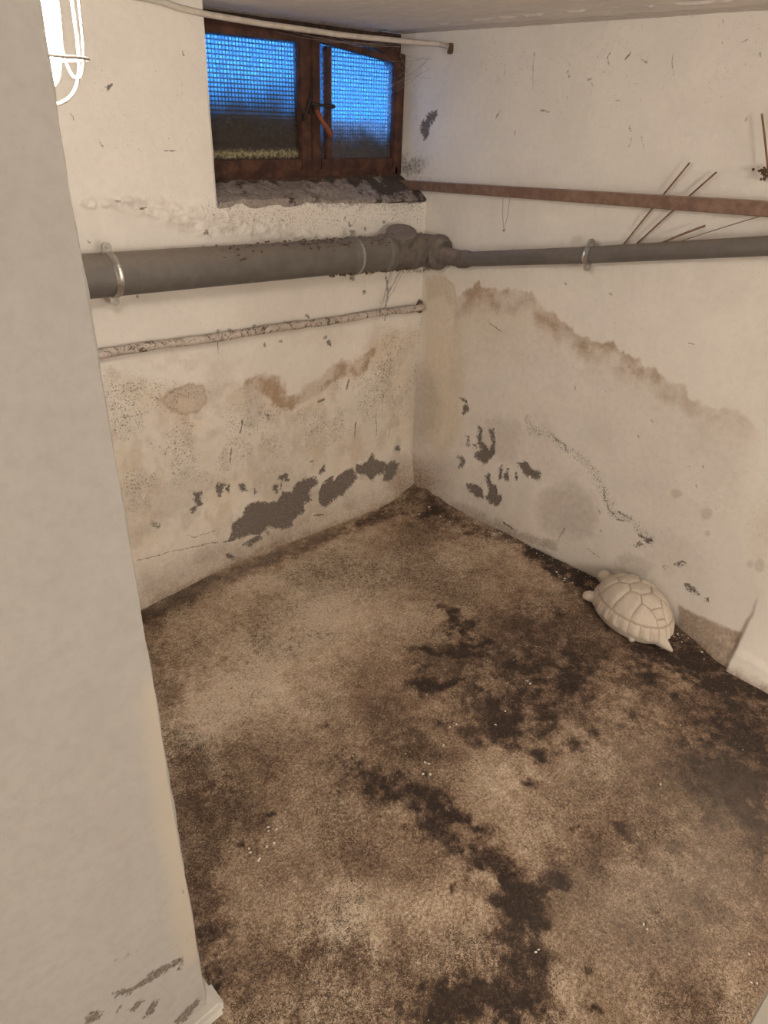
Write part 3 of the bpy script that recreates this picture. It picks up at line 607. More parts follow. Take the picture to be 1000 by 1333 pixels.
# rounded worn arris + side face running back to the far wall
n = 60
for i in range(n):
    z0, z1 = HC * i / n, HC * (i + 1) / n
    w0 = .0008 * math.sin(z0 * 23) + .0025 * (random.Random(i).random() - .5) if 0 < i else 0
    w1 = .0008 * math.sin(z1 * 23) + .0025 * (random.Random(i + 1).random() - .5) if i + 1 < n else 0
    def ring(z, w): return [(XL, YP + .004, z), (XL + .006 + w, YP + .010, z), (XL + .010 + w, YP + .022, z), (XL + .012, YP + .05, z), (XL + .010, 0.02, z)]
    a, b = ring(z0, w0), ring(z1, w1)
    for k in range(4): e2.add([a[k], a[k + 1], b[k + 1], b[k]], [(0, 1, 2, 3)])
e2.box((-3.5, YP + .02, 0), (XL + .004, .04, HC))
po = P.build('wall_left', M_left, None, 1, e2); tag(po, kind='structure')
del P
# low plinth at the partition's foot
fto = MB().box((-3.4, YP - .022, -.02), (XL + .030, YP + .04, .034), .008).box((XL - .05, YP, -.02), (XL + .026, YP + .30, .026), .008).build('baseboard_left', M_plain); tag(fto, kind='structure')

# right hand jamb and the hallway behind the camera
jx, jy = -1.49, -2.184
jb = MB().box((jx, jy - .07, 0), (jx + .05, jy, HC), .003).build('trim_3', M_plain, None, True); tag(jb, kind='structure')
hw = MB().box((-3.7, -5.1, 0), (-3.5, -1.38, HC)).box((-3.6, -5.1, 0), (.12, -4.9, HC)).box((0.0, -5.0, 0), (.12, -2.19, HC)).build('wall_hallway', M_plain, None, False); tag(hw, kind='structure')

# ------------------------------------------------------------ the window
W = empty('window_1', (-.5, .16, 1.42)); tag(W, kind='structure')
fy0, fy1 = .155, .215
def wz(x, y, yy=.16): return pt(x, y, 1, yy)
# outer frame with a bowed top right corner
f = MB()
f.box((WX0, fy0, 1.430), (-.018, fy1, 1.470), .004)                         # sill rail
f.box((WX0, fy0, 1.430), (WX0 + .05, fy1, 1.905), .004)
f.box((-.036, fy0, 1.43), (.004, fy1, 1.86), .004)
arc = [(WX0, 1.905), (-.30, 1.905), (-.15, 1.893), (-.06, 1.868), (.004, 1.825), (.004, 1.79), (-.030, 1.80), (-.08, 1.845), (-.16, 1.868), (-.30, 1.878), (WX0, 1.880)]
f.prism(arc, 1, fy0 + .002, fy1)
f.build('window_frame', M_wood, W, True, 30)
MB().prism([(WX0, 1.90), (-.30, 1.90), (-.15, 1.888), (-.06, 1.862), (.006, 1.815), (.006, 1.925), (WX0, 1.925)], 1, fy0 + .03, fy1 + .01).build('gap_shade_strip', M_wood_dark, W, False)  # dark strip filling the gap above the frame, its shade put into the colour
MB().box((WX0, fy0 - .012, 1.424), (-.02, fy0 + .006, 1.437), .003).build('drip_rail', M_wood_dark, W)
def sash(xa, xb, za, zb, la, lb, tb, tt, gl, zr=None, gbar=None):
    zr = zr if zr is not None else zb
    s_ = MB(); y0, y1 = fy0 - .014, fy0 + .026
    s_.box((xa, y0, za), (xa + la, y1, zb), .004)
    s_.box((xb - lb, y0, za), (xb, y1, zr), .004)
    s_.box((xa + la - .002, y0 + .001, za), (xb - lb + .002, y1 - .001, za + tb), .004)
    s_.prism([(xa + la - .002, zb - tt), (xb - lb + .002, zr - tt), (xb - lb + .002, zr), (xa + la - .002, zb)], 1, y0 + .001, y1 - .001)
    if gbar: s_.box((gbar[0], y0 + .002, za + tb - .002), (gbar[1], y1 - .002, (zb + zr) / 2 - .01), .003)
    so = s_.build('sash', M_wood, W, True, 30)
    g_ = MB().box((xa + la - .006, fy0 + .006, za + tb - .006), (xb - lb + .006, fy0 + .010, max(zb, zr) - tt * .6)).build('pane', gl, so, False)
    return so
zA = 1.462
sash(WX0 + .03, -.482, zA, 1.878, .045, .050, .036, .020, M_glassL, 1.880)
sash(-.479, -.022, zA, 1.885, .042, .040, .034, .018, M_glassR, 1.845, (-.408, -.384))
# wire mesh outside the panes
wm = MB(); my = fy1 + .012; stp = .0135
x = WX0 + .04
while x < -.02: wm.tube([(x, my, 1.46), (x, my, 1.90)], .0017, 5, False); x += stp
z = 1.47
while z < 1.90: wm.tube([(WX0 + .03, my + .003, z), (-.01, my + .003, z)], .0027, 5, False); z += stp
wmo = wm.build('wire_mesh', M_mesh, W); tag(wmo, kind='stuff')
# rotary handle, knob and keeper
hc = wz(408, 140, .13); h_ = MB()
h_.box((hc[0] - .020, fy0 - .026, hc[2] - .022), (hc[0] + .020, fy0 - .012, hc[2] + .020), .004)
h_.tube([(hc[0], fy0 - .014, hc[2]), (hc[0], fy0 - .042, hc[2])], .010, 12)
ho = h_.build('handle_base', M_iron, W)
a_ = wz(411, 142, .11); b_ = wz(421, 160, .11); c_ = wz(431, 176, .11)
MB().tube([a_, (a_ + b_) / 2, b_, (b_ + c_) / 2, c_, c_ + (c_ - b_) * .12], [.009, .010, .0085, .011, .0125, .006], 12).build('handle_lever', M_handle, W)
a_ = wz(405, 135, .12); b_ = wz(436, 139, .11)
MB().tube([a_, (a_ + b_) / 2, b_ - (b_ - a_) * .1, b_], [.005, .005, .008, .005], 10).build('handle_pin', M_iron, W)
a_ = wz(405, 120, .135); c_ = wz(397, 152, .135)
MB().tube([a_, a_ * .5 + c_ * .5 + np.array([0, -.006, 0]), c_], .005, 8).box((c_[0] - .012, .128, c_[2] - .014), (c_[0] + .008, .142, c_[2] + .012), .003).build('latch_plate', M_iron, W)
# crumbling sill, sloping up to the frame
sv = []; nx, ny = 150, 30
for i in range(nx + 1):
    for j in range(ny + 1):
        x = WX0 + (0.03 - WX0) * i / nx; t_ = j / ny; y = -.004 + (fy0 + .01) * t_
        zf = np.interp(x, [-.995, -.784, -.475, -.027], [1.386, 1.386, 1.368, 1.350]) if True else 0
        zz = zf + (1.434 - zf) * (t_ ** .8)
        zz += float((fbm(np.array(x), np.array(y), .05, 4, 91) - .5) * .028) * min(1, t_ * 3 + .25)
        sv.append((x, y + (.004 * math.sin(x * 40) if j == 0 else 0), zz if t_ < .98 else min(zz, 1.435)))
    
sf = [(i * (ny + 1) + j, (i + 1) * (ny + 1) + j, (i + 1) * (ny + 1) + j + 1, i * (ny + 1) + j + 1) for i in range(nx) for j in range(ny)]
# front lip going down into the wall
nb = len(sv)
for i in range(nx + 1): sv.append((WX0 + (0.03 - WX0) * i / nx, .006, 1.345))
sf += [(nb + i, nb + i + 1, (i + 1) * (ny + 1), i * (ny + 1)) for i in range(nx)]
def sill_mat():
    t = NT('crumbling_sill_mortar'); n = t.noise(14, 6, .7); nf = t.noise(80, 5, .75)
    x = t.n('ShaderNodeSeparateXYZ'); t.put(x.inputs[0], t.n('ShaderNodeNewGeometry').outputs['Position'])
    col = t.mix(t.step(nf, .35, .65), (.42, .36, .32), (.27, .22, .19))
    f_ = t.math('ADD', n, t.step(x.outputs['X'], -.5, -.05, -.02, .15)); f_ = t.math('ADD', f_, t.step(x.outputs['Y'], .05, .16, 0, .08))
    col = t.mix(t.step(f_, .50, .66), col, (.085, .066, .056)); col = t.mix(t.step(nf, .62, .7, 0, .7), col, (.06, .045, .035))
    return t.bsdf(col, .95, bump=nf, dist=.006, spec=.15)
m_ = MB(); m_.add(sv, sf); so = m_.build('window_sill', sill_mat(), W, True, 60)
# outside: ground and low vegetation in front of the window
og = Surf(2, 1.47, -3.0, 6.0, .262, 7.0, .09); og.D += (fbm(og.U, og.V, .5, 4, 3) - .5) * .10 * ss(.3, .9, og.V) + ss(1.5, 6, og.V) * .08
ogo = og.build('ground_outside', M_soil); tag(ogo, kind='structure')
lt = MB(); rr = random.Random(3)
for i in range(260):
    x = rr.uniform(-.96, -.45); y = rr.uniform(.27, .36); a = rr.uniform(0, 6.28); L = rr.uniform(.008, .022); w = L * .12; zz = 1.46 + rr.uniform(0, .012)
    dx, dy = math.cos(a) * L, math.sin(a) * .4 * L; hz = rr.uniform(.012, .045)
    lt.add([(x - w, y, zz), (x + w, y, zz), (x + dx + w * .4, y + dy, zz + hz), (x + dx - w * .4, y + dy, zz + hz)], [(0, 1, 2, 3)])
lo = lt.build('dry_grass', M_grass, None, False); tag(lo, 'dry yellowish grass tufts lying outside against the left window pane', 'grass', kind='stuff')

# ------------------------------------------------------------ lamp on the partition
LY, LZ = -1.20, 1.765
lamp = empty('bulkhead_lamp', (XL + .012, LY, LZ)); tag(lamp, 'glowing oval wall lamp in a wire cage behind the left partition edge', 'lamp')
def oval(hw, hh, n=40): return [(hw * math.copysign(abs(math.cos(t)) ** .75, math.cos(t)), hh * math.copysign(abs(math.sin(t)) ** .85, math.sin(t))) for t in [2 * math.pi * k / n for k in range(n)]]
xb = XL + .013
def dome(prof, mat, name, hw, hh):
    m_ = MB(); N = 40; vv = []
    for (x, s_) in prof:
        for (a, b) in oval(hw * s_, hh * s_, N): vv.append((xb + x, LY + a, LZ + b))
    ff = [(i * N + k, i * N + (k + 1) % N, (i + 1) * N + (k + 1) % N, (i + 1) * N + k) for i in range(len(prof) - 1) for k in range(N)]
    ff.append(tuple((len(prof) - 1) * N + k for k in range(N))); ff.append(tuple(range(N))[::-1])
    m_.add(vv, ff); return m_.build(name, mat, lamp, True, 60)
dome([(0, 1), (.018, 1), (.024, .95), (.024, .8)], M_lampbase, 'lamp_base', .062, .125)
dome([(.020, .90), (.042, .90), (.056, .86), (.067, .78), (.074, .62), (.079, .42), (.081, .2)], M_lampglass, 'lamp_glass', .062, .125)
cg = MB()
def arch_pts(hw, hh, X, axis):
    o = []
    for k in range(25):
        t = math.pi * k / 24; c, s_ = math.cos(t), math.sin(t); e = abs(c) ** .45 * (1 if c > 0 else -1)
        o.append((xb + .018 + X * s_ ** .5, LY + (e * hw if axis == 'y' else 0), LZ + (e * hh if axis == 'z' else 0)))
    return o
for off in (0.0,):
    cg.tube([(p[0], p[1] + off, p[2]) for p in arch_pts(0, .120, .088, 'z')], .0022, 8)
for dz in (-.07, 0.0, .07):
    cg.tube([(p[0], p[1], p[2] + dz) for p in arch_pts(.058, 0, .084, 'y')], .0018, 8)
rg_ = [(xb + .030, LY + a, LZ + b) for a, b in oval(.062, .122)]; cg.tube(rg_ + [rg_[0]], .003, 8)
rg_ = [(xb + .098, LY + a, LZ + b) for a, b in oval(.036, .088)]; cg.tube(rg_ + [rg_[0]], .0018, 8)
cg.build('lamp_cage', M_cage, lamp)

# ------------------------------------------------------------ drain pipe along both walls
PR = .0615
pa = pt(105, 358, 1, -.085); pa = np.array([XL + .02, -.085, 1.236]); pb = pt(455, 330, 1, -.085)
pe_ = np.array([-.075, -.085, 1.172])
pb[1] = -.085
drain = empty('drain_pipe', (-1.0, -.085, 1.21)); tag(drain, 'grey plastic drain pipe run along the back wall under the window and round the corner', 'pipe')
dirp = (pe_ - pa) / np.linalg.norm(pe_ - pa)
def along(px_): # x coordinate of pixel column on the axis plane
    return pt(px_, 332, 1, -.085)[0]
def onp(x): return pa + dirp * ((x - pa[0]) / dirp[0])
MB().tube([onp(x) for x in np.linspace(pa[0], along(458), 12)], PR, 40).build('main_pipe', M_pvc, drain)
# socket + branch fitting
def ringset(x0, x1, r, extra=.0):
    return [onp(x0 - .0001), onp(x0), onp(x1), onp(x1 + .0001)], [PR * .8, r, r, PR * .8]
m_ = MB(); pts = []; rad = []
xs = [along(452), along(454), along(461), along(464), along(496), along(498), along(504), along(507)]
rs_ = [PR, PR + .006, PR + .006, PR + .002, PR + .002, PR + .009, PR + .009, PR + .001]
m_.tube([onp(x) for x in xs], rs_, 40).build('coupling', M_pvc, drain)
m_ = MB(); xs = [along(505), along(530), along(532), along(540), along(542), along(556)]
m_.tube([onp(x) for x in xs], [PR + .001, PR, PR + .008, PR + .008, PR, PR], 40).build('branch_fitting', M_pvc_dirty, drain)
# branch stub with a cap, pointing up and back
bc = onp(along(520)); bd = np.array([-.12, -.42, .9]); bd /= np.linalg.norm(bd)
bd = np.array([-.22, -.30, .95]); bd /= np.linalg.norm(bd)
MB().tube([bc, bc + bd * .066, bc + bd * .068, bc + bd * .086, bc + bd * .089, bc + bd * .090, bc + bd * .087], [.050, .052, .060, .060, .054, .046, .012], 36).build('branch_cap', M_pvc_dirty, drain)
# elbow to the right wall
ec = onp(-.085)
el = [onp(along(553))]; 
cx_, cy_ = ec[0] , ec[1]
R_ = .055
arcp = []
x_start = -.125
for k in range(13):
    t = math.pi / 2 * k / 12; arcp.append(np.array([x_start + R_ * math.sin(t), -.085 - R_ * (1 - math.cos(t)), 1.172]))
MB().tube([onp(along(553)), np.array([x_start - .01, -.085, 1.172])] + arcp, PR + .001, 36).tube([arcp[-1] + np.array([0, .004, 0]), arcp[-1], arcp[-1] - np.array([0, .02, 0]), arcp[-1] - np.array([0, .026, 0])], [PR, PR + .007, PR + .007, PR - .01], 36).build('elbow', M_pvc_dirty, drain)
# thin branch along the right wall
xw_ = -.052
w0 = pt(592, 338, 0, xw_); w1 = pt(767, 332, 0, xw_); w2 = pt(1000, 320, 0, xw_)
q0 = arcp[-1] - np.array([0, .024, 0]); wv = (w2 - w0); 
far = w2 + wv * .62
m_ = MB().tube([q0, q0 - np.array([0, .004, 0]), q0 - np.array([0, .012, .006]), w0 + wv * .03], [PR * .95, PR * .9, .034, .030], 30); m_.build('reducer', M_pvc_dirty, drain)
MB().tube([w0 + wv * .02, w0 + wv * .045, w0 + wv * .05, w0 + wv * .07], [.033, .034, .034, .029], 30).build('coupling', M_pvc_dirty, drain)
tp_ = [w0 + wv * .02] + [w0 + (w1 - w0) * t for t in (.3, .6)] + [w1, (w1 + w2) / 2, w2, far]
MB().tube(tp_, .0275, 30).build('thin_pipe', M_pvc, drain)
def clamp(c, axis, r, wdt, wallpos, name='pipe_clamp', screw=True):
    """band round a pipe with two screwed ears; axis 0: pipe along x (wall at y=0), axis 1: pipe along y (wall at x=0)"""
    def T(a, b, z):                            # a along pipe, b towards the room
        return (c[0] + a, c[1] - b, c[2] + z) if axis == 0 else (c[0] - b, c[1] + a, c[2] + z)
    m_ = MB(); N = 36; vv = []
    prof = [(-wdt, r), (-wdt, r + .003), (-wdt * .45, r + .0035), (-wdt * .3, r + .002), (wdt * .3, r + .002), (wdt * .45, r + .0035), (wdt, r + .003), (wdt, r)]
    for (a, q) in prof:
        for k in range(N): t = 2 * math.pi * k / N; vv.append(T(a, q * math.cos(t), q * math.sin(t)))
    n_ = len(prof); ff = [(i * N + k, i * N + (k + 1) % N, ((i + 1) % n_) * N + (k + 1) % N, ((i + 1) % n_) * N + k) for i in range(n_) for k in range(N)]
    m_.add(vv, ff); co = m_.build(name, M_zinc, drain, True, 50)
    for s_ in (1, -1):
        e_ = MB(); zz0 = s_ * (r - .004); zz1 = s_ * (r + .020)
        for bb in ((-.004, -.001), (.001, .004)):
            p_ = []
            for k in range(9): t = math.pi * k / 8; p_.append((-wdt * 1.3 * math.cos(t), abs(zz1) + wdt * 1.3 * math.sin(t) - .006))
            p_ = [(-wdt * 1.3, abs(zz0))] + p_ + [(wdt * 1.3, abs(zz0))]
            n_ = len(p_); vv = [T(a, bb[0], z * s_) for a, z in p_] + [T(a, bb[1], z * s_) for a, z in p_]
            e_.add(vv, [tuple(range(n_)), tuple(range(n_, 2 * n_))[::-1]] + [(i, (i + 1) % n_, n_ + (i + 1) % n_, n_ + i) for i in range(n_)])
        e_.build('clamp_ear', M_zinc, co, True, 40)
        zs = s_ * (r + .017)
        MB().tube([T(0, -.014, zs), T(0, .006, zs)], .0035, 10).tube([T(0, .004, zs), T(0, .010, zs)], [.0075, .0065], 6).build('clamp_screw', M_zinc, co)
    st = MB().tube([T(0, -r + .005, 0), T(0, -(abs(wallpos)) - .004, 0)], .005, 10); st.build('clamp_stud', M_zinc, co)
    return co
clamp(onp(along(140)), 0, PR, .011, .085)
clamp(onp(along(459)), 0, PR + .006, .006, .085)
clamp(w1, 1, .0275, .009, .052)

# ------------------------------------------------------------ thin flaking pipe
hp0 = pt(135, 460, 1, -.030); hp1 = pt(549, 400, 1, -.030)
hv = hp1 - hp0; pts = []
for k in range(41):
    t = -.42 + 1.40 * k / 40; p = hp0 + hv * t; p[2] += .002 * math.sin(t * 17)
    if p[0] > XL + .02: pts.append(p)
pts.append(hp1 + np.array([0, 0, 0])); e_ = hp1 + np.array([.004, .03, 0]); pts.append(e_)
rads = [.0145 + .0012 * math.sin(i * 2.1) + .0008 * math.sin(i * 5.3) for i in range(len(pts))]
wp = MB().tube(pts, rads, 20).build('water_pipe', M_heat)
tag(wp, 'thin flaking whitewashed metal pipe on the back wall below the grey drain pipe', 'pipe')
rr = random.Random(5); dm = MB()
for k in range(70):
    a = rr.random() * 6.28; q = rr.uniform(.012, .024); c = hp1 + np.array([q * math.cos(a) * .7 + .004, .016 + rr.uniform(-.006, .006), q * math.sin(a)])
    dm.ball(c, rr.uniform(.003, .007), 6, 4, (1, .8, rr.uniform(.6, 1.2)))
dmo = dm.build('crumbled_mortar', M_rust); tag(dmo, 'dark crumbled mortar around the wall hole of the thin whitewashed pipe', 'rubble', kind='stuff')

# ------------------------------------------------------------ brown steel rail and the rods stuck behind it
def hang(px_, py_, x): return pt(px_, py_, 0, x)
r0 = hang(520, 240, -.045); r1 = hang(1000, 272, -.075); rv_ = r1 - r0; r2 = r1 + rv_ * .45
rail_l = MB()
def bar(p, q, h0, h1, w):
    d = (q - p) / np.linalg.norm(q - p); s_ = np.cross(d, [0, 0, 1.]); s_ /= np.linalg.norm(s_); u = np.cross(s_, d); vv = []
    for (c, h_) in ((p, h0), (q, h1)):
        for (a, b) in ((-1, -1), (1, -1), (1, 1), (-1, 1)): vv.append(c + s_ * a * w / 2 + u * b * h_ / 2)
    return vv, [(0, 3, 2, 1), (4, 5, 6, 7), (0, 1, 5, 4), (1, 2, 6, 5), (2, 3, 7, 6), (3, 0, 4, 7)]
rail_l.add(*bar(r0, r2, .034, .044, .022))
ro = rail_l.build('steel_rail', M_rail, None, False)
bv = ro.modifiers.new('bevel', 'BEVEL'); bv.width = .003; bv.segments = 2
tag(ro, 'long rusty brown steel rail running along the right wall from the window sill', 'rail')
G = 'thin rusty rods and wire against the right wall'
def rod(name, a, b, r, label):
    a = np.array(a); b = np.array(b); n = 6; pp = [a + (b - a) * k / n + np.array([0, 0, .002 * math.sin(math.pi * k / n)]) for k in range(n + 1)]
    o = MB().tube(pp, r, 8).build(name, M_rod); tag(o, label, 'rod', G); return o
rod('steel_rod', hang(809, 322, -.015), hang(898, 212, -.026), .0030, 'thin rusty rod leaning behind the brown rail, left one of the two long slanting rods')
rod('steel_rod', hang(824, 322, -.015), hang(933, 224, -.026), .0030, 'thin rusty rod leaning behind the brown rail, right one of the two long slanting rods')
rod('steel_rod', hang(853, 320, -.045), hang(918, 294, -.045), .0032, 'short rusty rod lying on the thin grey pipe below the brown rail')
rod('steel_wire', hang(872, 319, -.045), hang(995, 280, -.045), .0013, 'very thin rusty wire rising from the thin grey pipe to the brown rail')
rod('steel_rod', hang(992, 148, -.035), hang(1001, 232, -.035), .0030, 'dark upright rod above the brown rail at the right edge of view')
nb_ = MB(); rr = random.Random(9); cc = hang(996, 224, -.03)
for k in range(60):
    v = np.array([rr.gauss(0, .5), rr.gauss(0, 1), rr.gauss(0, .7)]) * .011; nb_.ball(cc + v, rr.uniform(.002, .005), 6, 4, (1, 1, rr.uniform(.5, 1.2)))
o = nb_.build('rust_lump', M_rust); tag(o, 'crumbly brown lump of rust and dirt at the foot of the upright rod', 'debris', kind='stuff')
a = hang(655, 258, -.045); b = hang(656, 300, -.040); d_ = hang(664, 258, -.045)
o = MB().tube([a, (a + b) / 2 + np.array([0, .004, 0]), b, (b + d_) / 2 - np.array([0, .004, 0]), d_], .0009, 6).ball(b, .0045, 8, 6).build('string_loop', M_web)
tag(o, 'thin loop of thread with a dark knot dangling below the brown rail', 'string')

# ------------------------------------------------------------ conduit above the window
cps = [pt(x, y, 1, -.016) for x, y in [(196, -1), (230, 9), (262, 17), (300, 24), (350, 32), (400, 39), (450, 46), (500, 51), (540, 55)]] 
xl = cps[0]; cps = [np.array([XL + .02, -.014, HC - .010]), np.array([-1.4, -.014, HC - .011])] + cps + [np.array([-.012, -.022, pt(560, 56, 1, -.02)[2]]), pt(585, 61, 0, -.012)]
cd = MB()
def smooth_path(p, n=6):
    p = [np.array(q) for q in p]; o = []
    for i in range(len(p) - 1):
        a, b, c, d = p[max(i - 1, 0)], p[i], p[i + 1], p[min(i + 2, len(p) - 1)]
        for k in range(n): t = k / n; o.append(.5 * ((2 * b) + (-a + c) * t + (2 * a - 5 * b + 4 * c - d) * t * t + (-a + 3 * b - 3 * c + d) * t ** 3))
    return o + [p[-1]]
cd.tube(smooth_path(cps), .0085, 14)
con = empty('conduit', tuple(cps[4])); tag(con, 'thin cream painted conduit running above the window to the corner', 'conduit')
cd.build('conduit_tube', M_cable, con)
e_ = cps[-1]; MB().box((e_[0] - .004, e_[1] - .012, e_[2] - .022), (e_[0] + .014, e_[1] + .008, e_[2] + .012), .004).tube([e_ + np.array([.006, -.004, -.016]), e_ + np.array([-.010, -.004, -.018])], .0045, 8).build('conduit_clip', M_rust, con)

# ------------------------------------------------------------ stone turtle
tc_ = np.array([-.110, -1.298]); hd = np.array([-.050, -1.150]) - np.array([-.190, -1.460]); yaw_t = math.atan2(hd[1], hd[0])
TZ = fz(tc_[0], tc_[1]) - .002
T = empty('garden_turtle', (tc_[0], tc_[1], TZ)); tag(T, 'pale stone tortoise ornament lying on the floor against the right wall', 'ornament')
ct, st_ = math.cos(yaw_t), math.sin(yaw_t)
LA, LB, LH = .178, .130, .160
def tw(a, b, z): return (tc_[0] + ct * a - st_ * b, tc_[1] + st_ * a + ct * b, TZ + z)
# groove segments in the shell plane (a: tail -1 .. head 1, b: -1 .. 1)
segs = []
def sg(*p):
    for i in range(len(p) - 1): segs.append((p[i], p[i + 1]))
mx = [-.62, -.25, .13, .50]
def ell(s_, t): return (s_ * math.cos(t), s_ * math.sin(t))
for s_ in (1, -1):
    top = [(-.80, .12 * s_), (-.62, .25 * s_)]
    pv = [(-.80, .14 * s_), (-.62, .20 * s_), (-.43, .33 * s_), (-.25, .20 * s_), (-.06, .34 * s_), (.13, .20 * s_), (.31, .33 * s_), (.50, .19 * s_), (.70, .24 * s_)]
    sg(*pv)
    for (a, b), an in zip([(-.43, .33 * s_), (-.06, .34 * s_), (.31, .33 * s_)], [125, 96, 62]): sg((a, b), ell(.90, math.radians(an) * s_))
    sg((-.80, .14 * s_), ell(.90, math.radians(170) * s_))
    for an in [14, 30, 46, 62, 78, 94, 110, 126, 142, 158, 172]: sg(ell(.90, math.radians(an) * s_), ell(.985, math.radians(an) * s_))
    sg((.70, .24 * s_), ell(.90, math.radians(18) * s_))
for a in mx: sg((a, -.20), (a, .20))
sg((.72, -.24), (.72, .24)); sg((-.80, -.14), (-.80, .14))
NR, NA = 90, 240
rr_ = np.linspace(0, 1, NR + 1)[1:] ** .9; tt = np.linspace(0, 2 * math.pi, NA, endpoint=False)
RR, TT = np.meshgrid(rr_, tt, indexing='ij'); A_, B_ = RR * np.cos(TT), RR * np.sin(TT)
gd = np.full(A_.shape, 1.)
for (p, q) in segs:
    e = np.array(q) - np.array(p); t = np.clip(((A_ - p[0]) * e[0] + (B_ - p[1]) * e[1]) / (e @ e + 1e-9), 0, 1)
    gd = np.minimum(gd, np.hypot(A_ - p[0] - t * e[0], (B_ - p[1] - t * e[1]) * .8))
gd = np.minimum(gd, np.abs(RR - .90))
groove = 1 - ss(.004, .016, gd)
prof = (np.clip(1 - RR ** 2.6, 0, 1)) ** .60
Z_ = .036 + (LH - .036) * prof + .004 * ss(0, .1, gd) - .0030 * groove
Z_ += .006 * ss(.86, 1, RR) * 0
edge = 1 + .014 * np.cos(TT * 24) * ss(.8, 1, RR)
sx = np.where(A_ > 0, 1.0, 1.02)
vv = [tw(0, 0, LH)]
for i in range(NR):
    for k in range(NA): vv.append(tw(A_[i, k] * LA * edge[i, k], B_[i, k] * LB * edge[i, k] * (1 + .05 * math.cos(TT[i, k])), float(Z_[i, k])))
ff = [(0, 1 + k, 1 + (k + 1) % NA) for k in range(NA)]
for i in range(NR - 1):
    for k in range(NA): k2 = (k + 1) % NA; ff.append((1 + i * NA + k, 1 + (i + 1) * NA + k, 1 + (i + 1) * NA + k2, 1 + i * NA + k2))
# underside lip
bl = len(vv)
for k in range(NA): vv.append(tw(.88 * LA * math.cos(tt[k]), .88 * LB * math.sin(tt[k]), .028))
lastr = 1 + (NR - 1) * NA
for k in range(NA): k2 = (k + 1) % NA; ff.append((lastr + k, bl + k, bl + k2, lastr + k2))
m_ = MB(); m_.add(vv, ff); sh = m_.build('shell', M_turtle, T, True, 70)
at = sh.data.attributes.new('groove', 'FLOAT', 'POINT'); arr = np.zeros(len(vv)); arr[1:1 + NR * NA] = groove.ravel(); at.data.foreach_set('value', arr)
# plastron: bowl under the shell, flat to the floor
m_ = MB(); vv = []; pr = [(.97, .034), (.955, .026), (.92, .016), (.84, .005), (.70, 0), (0.02, 0)]; NA2 = 72
for (s_, z) in pr:
    for k in range(NA2):
        t = 2 * math.pi * k / NA2; vv.append(tw(s_ * LA * .99 * math.cos(t), s_ * LB * .99 * math.sin(t) * (1 + .04 * math.cos(t)), z + (.004 * math.cos(3 * t) if z > .02 else 0)))
ff = [(i * NA2 + k, i * NA2 + (k + 1) % NA2, (i + 1) * NA2 + (k + 1) % NA2, (i + 1) * NA2 + k) for i in range(len(pr) - 1) for k in range(NA2)]
m_.add(vv, ff).build('plastron', M_turtle, T, True, 60)
def limb(name, pts, rads, seg=18, flat=1.0):
    m_ = MB(); P_ = smooth_path([np.array(tw(p[0] * 1.09, p[1] * 1.06, p[2])) for p in pts], 5)
    r_ = np.interp(np.linspace(0, 1, len(P_)), np.linspace(0, 1, len(rads)), rads)
    m_.tube(P_, list(r_), seg); return m_.build(name, M_turtle, T, True, 80)
limb('head', [(.130, -.010, .046), (.156, -.010, .054), (.176, -.010, .062), (.192, -.010, .062), (.207, -.010, .055), (.212, -.010, .052)], [.022, .023, .027, .028, .019, .004])
for s_ in (1, -1): limb('front_leg', [(.085, .060 * s_, .034), (.112, .082 * s_, .038), (.130, .095 * s_, .036), (.142, .103 * s_, .030), (.146, .105 * s_, .028)], [.020, .022, .021, .014, .003])
for s_ in (1, -1): limb('hind_leg', [(-.070, .050 * s_, .020), (-.088, .064 * s_, .018), (-.100, .073 * s_, .016), (-.107, .078 * s_, .014), (-.110, .080 * s_, .013)], [.018, .018, .015, .010, .003])
limb('tail', [(-.120, .0, .030), (-.150, -.004, .030), (-.172, -.008, .026), (-.192, -.014, .020), (-.198, -.015, .018)], [.026, .024, .016, .007, .002])

# ------------------------------------------------------------ crumbs and cobwebs
cr = MB(); rr = random.Random(21)
spots = [(600, 692), (622, 700), (640, 703), (655, 715), (728, 748), (735, 755), (745, 760), (758, 748), (721, 792), (735, 794), (753, 776), (552, 995), (556, 992), (550, 1008), (558, 1006), (590, 945), (575, 973), (685, 888), (690, 890), (660, 930),
         (860, 843), (866, 844), (843, 1205), (340, 1120), (350, 1095), (352, 1080), (362, 1081), (345, 1098), (328, 1105), (930, 850), (915, 847), (917, 856), (250, 1235), (280, 1300), (283, 1318), (505, 835), (480, 838), (550, 660), (560, 665), (545, 672), (915, 800),
         (525, 980), (460, 985), (715, 880), (864, 1020), (975, 1245), (982, 1275), (640, 945), (700, 1238), (575, 675), (585, 682), (700, 722), (712, 727)]
for (x, y) in spots:
    p = pt(x, y, 2, 0)
    if p[0] > -.012: continue
    for j in range(rr.choice([1, 1, 2])):
        s_ = rr.uniform(.0018, .0042); c = np.array([p[0] + rr.gauss(0, .006), p[1] + rr.gauss(0, .006), 0]); c[2] = fz(c[0], c[1]) + s_ * .4
        cr.ball(c, s_, 6, 4, (rr.uniform(.8, 1.9), rr.uniform(.7, 1.2), .6), Matrix.Rotation(rr.random() * 6, 3, 'Z'))
for k in range(150):
    t = rr.random(); y = -.25 - t * 1.25; x = float(np.interp(y, rf[:, 1], rf[:, 0])) - abs(rr.gauss(.015, .03)) - .006
    s_ = rr.uniform(.001, .0028); cr.ball((x, y, fz(x, y) + s_ * .4), s_, 6, 4, (rr.uniform(.8, 1.6), 1, .6))
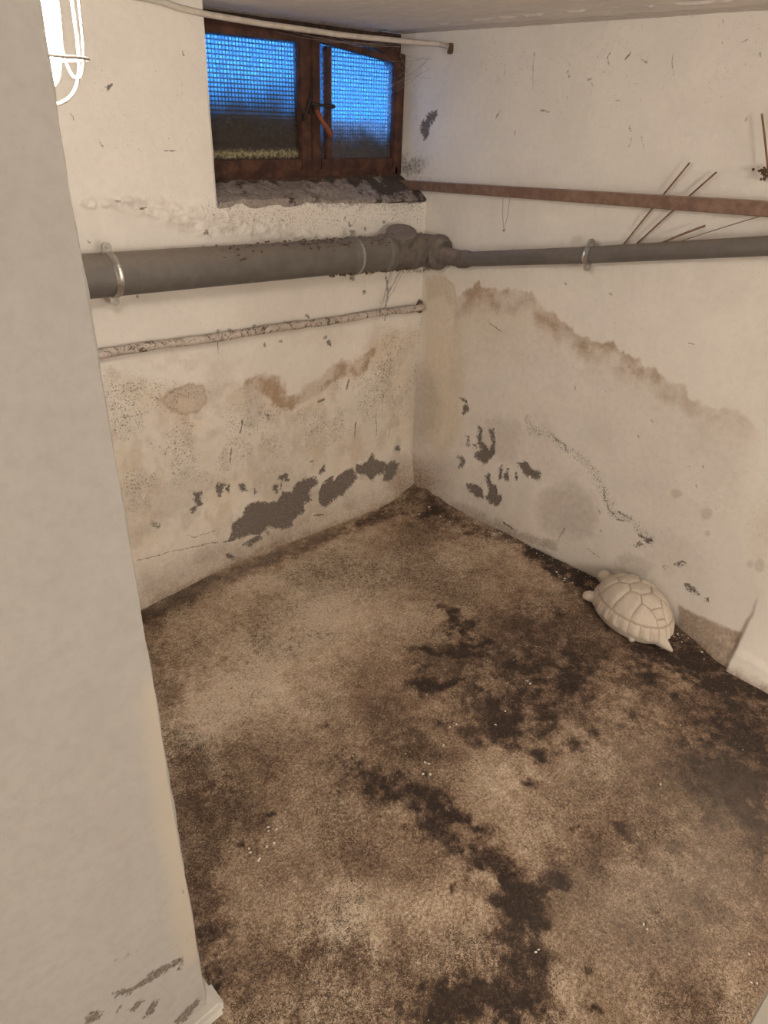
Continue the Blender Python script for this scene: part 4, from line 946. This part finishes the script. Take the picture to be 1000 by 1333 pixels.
for k in range(120):
    x = rr.uniform(-1.95, -.1); y = rr.uniform(-1.9, -.1); s_ = rr.uniform(.0008, .0018); cr.ball((x, y, fz(x, y) + s_ * .4), s_, 5, 4, (rr.uniform(.8, 1.6), 1, .6))
o = cr.build('plaster_crumbs', M_crumb, None, False); tag(o, 'tiny white plaster crumbs scattered over the stained concrete floor', 'crumbs', kind='stuff')

cw = MB(); rr = random.Random(31)
def strand(a, b, sag, r=.0004, n=8):
    a, b = np.array(a), np.array(b)
    cw.tube([a + (b - a) * k / n + np.array([rr.gauss(0, .0015), rr.gauss(0, .0015), -sag * math.sin(math.pi * k / n) + rr.gauss(0, .0012)]) for k in range(n + 1)], r, 5)
for k in range(10):
    strand((rr.uniform(-.12, -.02), .135, rr.uniform(1.72, 1.86)), (-.004, rr.uniform(.0, .12), rr.uniform(1.70, 1.89)), .008)
for k in range(8): strand((rr.uniform(-.7, -.3), .13, rr.uniform(1.86, 1.89)), (rr.uniform(-.3, -.02), rr.uniform(.02, .13), rr.uniform(1.87, 1.905)), .010)
for k in range(7): strand((rr.uniform(-.3, -.2), -.10, 1.115), (rr.uniform(-.28, -.22), -.016, rr.uniform(.93, 1.0)), .0, .0007)
o = cw.build('cobwebs', M_web); tag(o, 'dusty cobweb strands round the window corner and below the drain pipe', 'cobwebs', kind='stuff')
# dust and droppings caught on the fittings and under the pipe
db = MB()
for k in range(170):
    x = rr.uniform(-.75, -.10) if rr.random() < .7 else rr.uniform(-1.1, -.5); th_ = rr.gauss(1.2, .35); q = PR + .002 + rr.random() * .003
    p = onp(x); db.ball((x, p[1] - q * math.cos(th_), p[2] + q * math.sin(th_)), rr.uniform(.0015, .0045), 6, 4, (rr.uniform(.8, 1.8), 1, .7))
for k in range(90):
    x = rr.gauss(-.30, .16)
    if not -.6 < x < -.05: continue
    p = onp(x); th_ = rr.gauss(-1.45, .22); q = PR + .003; db.ball((x, p[1] - q * math.cos(th_), p[2] + q * math.sin(th_)), rr.uniform(.002, .006), 6, 4, (rr.uniform(.8, 1.6), 1, rr.uniform(.8, 1.8)))
o = db.build('pipe_dirt', M_rust); tag(o, 'dark clots of dust and dirt stuck on the grey drain pipe near the corner', 'dirt', kind='stuff')
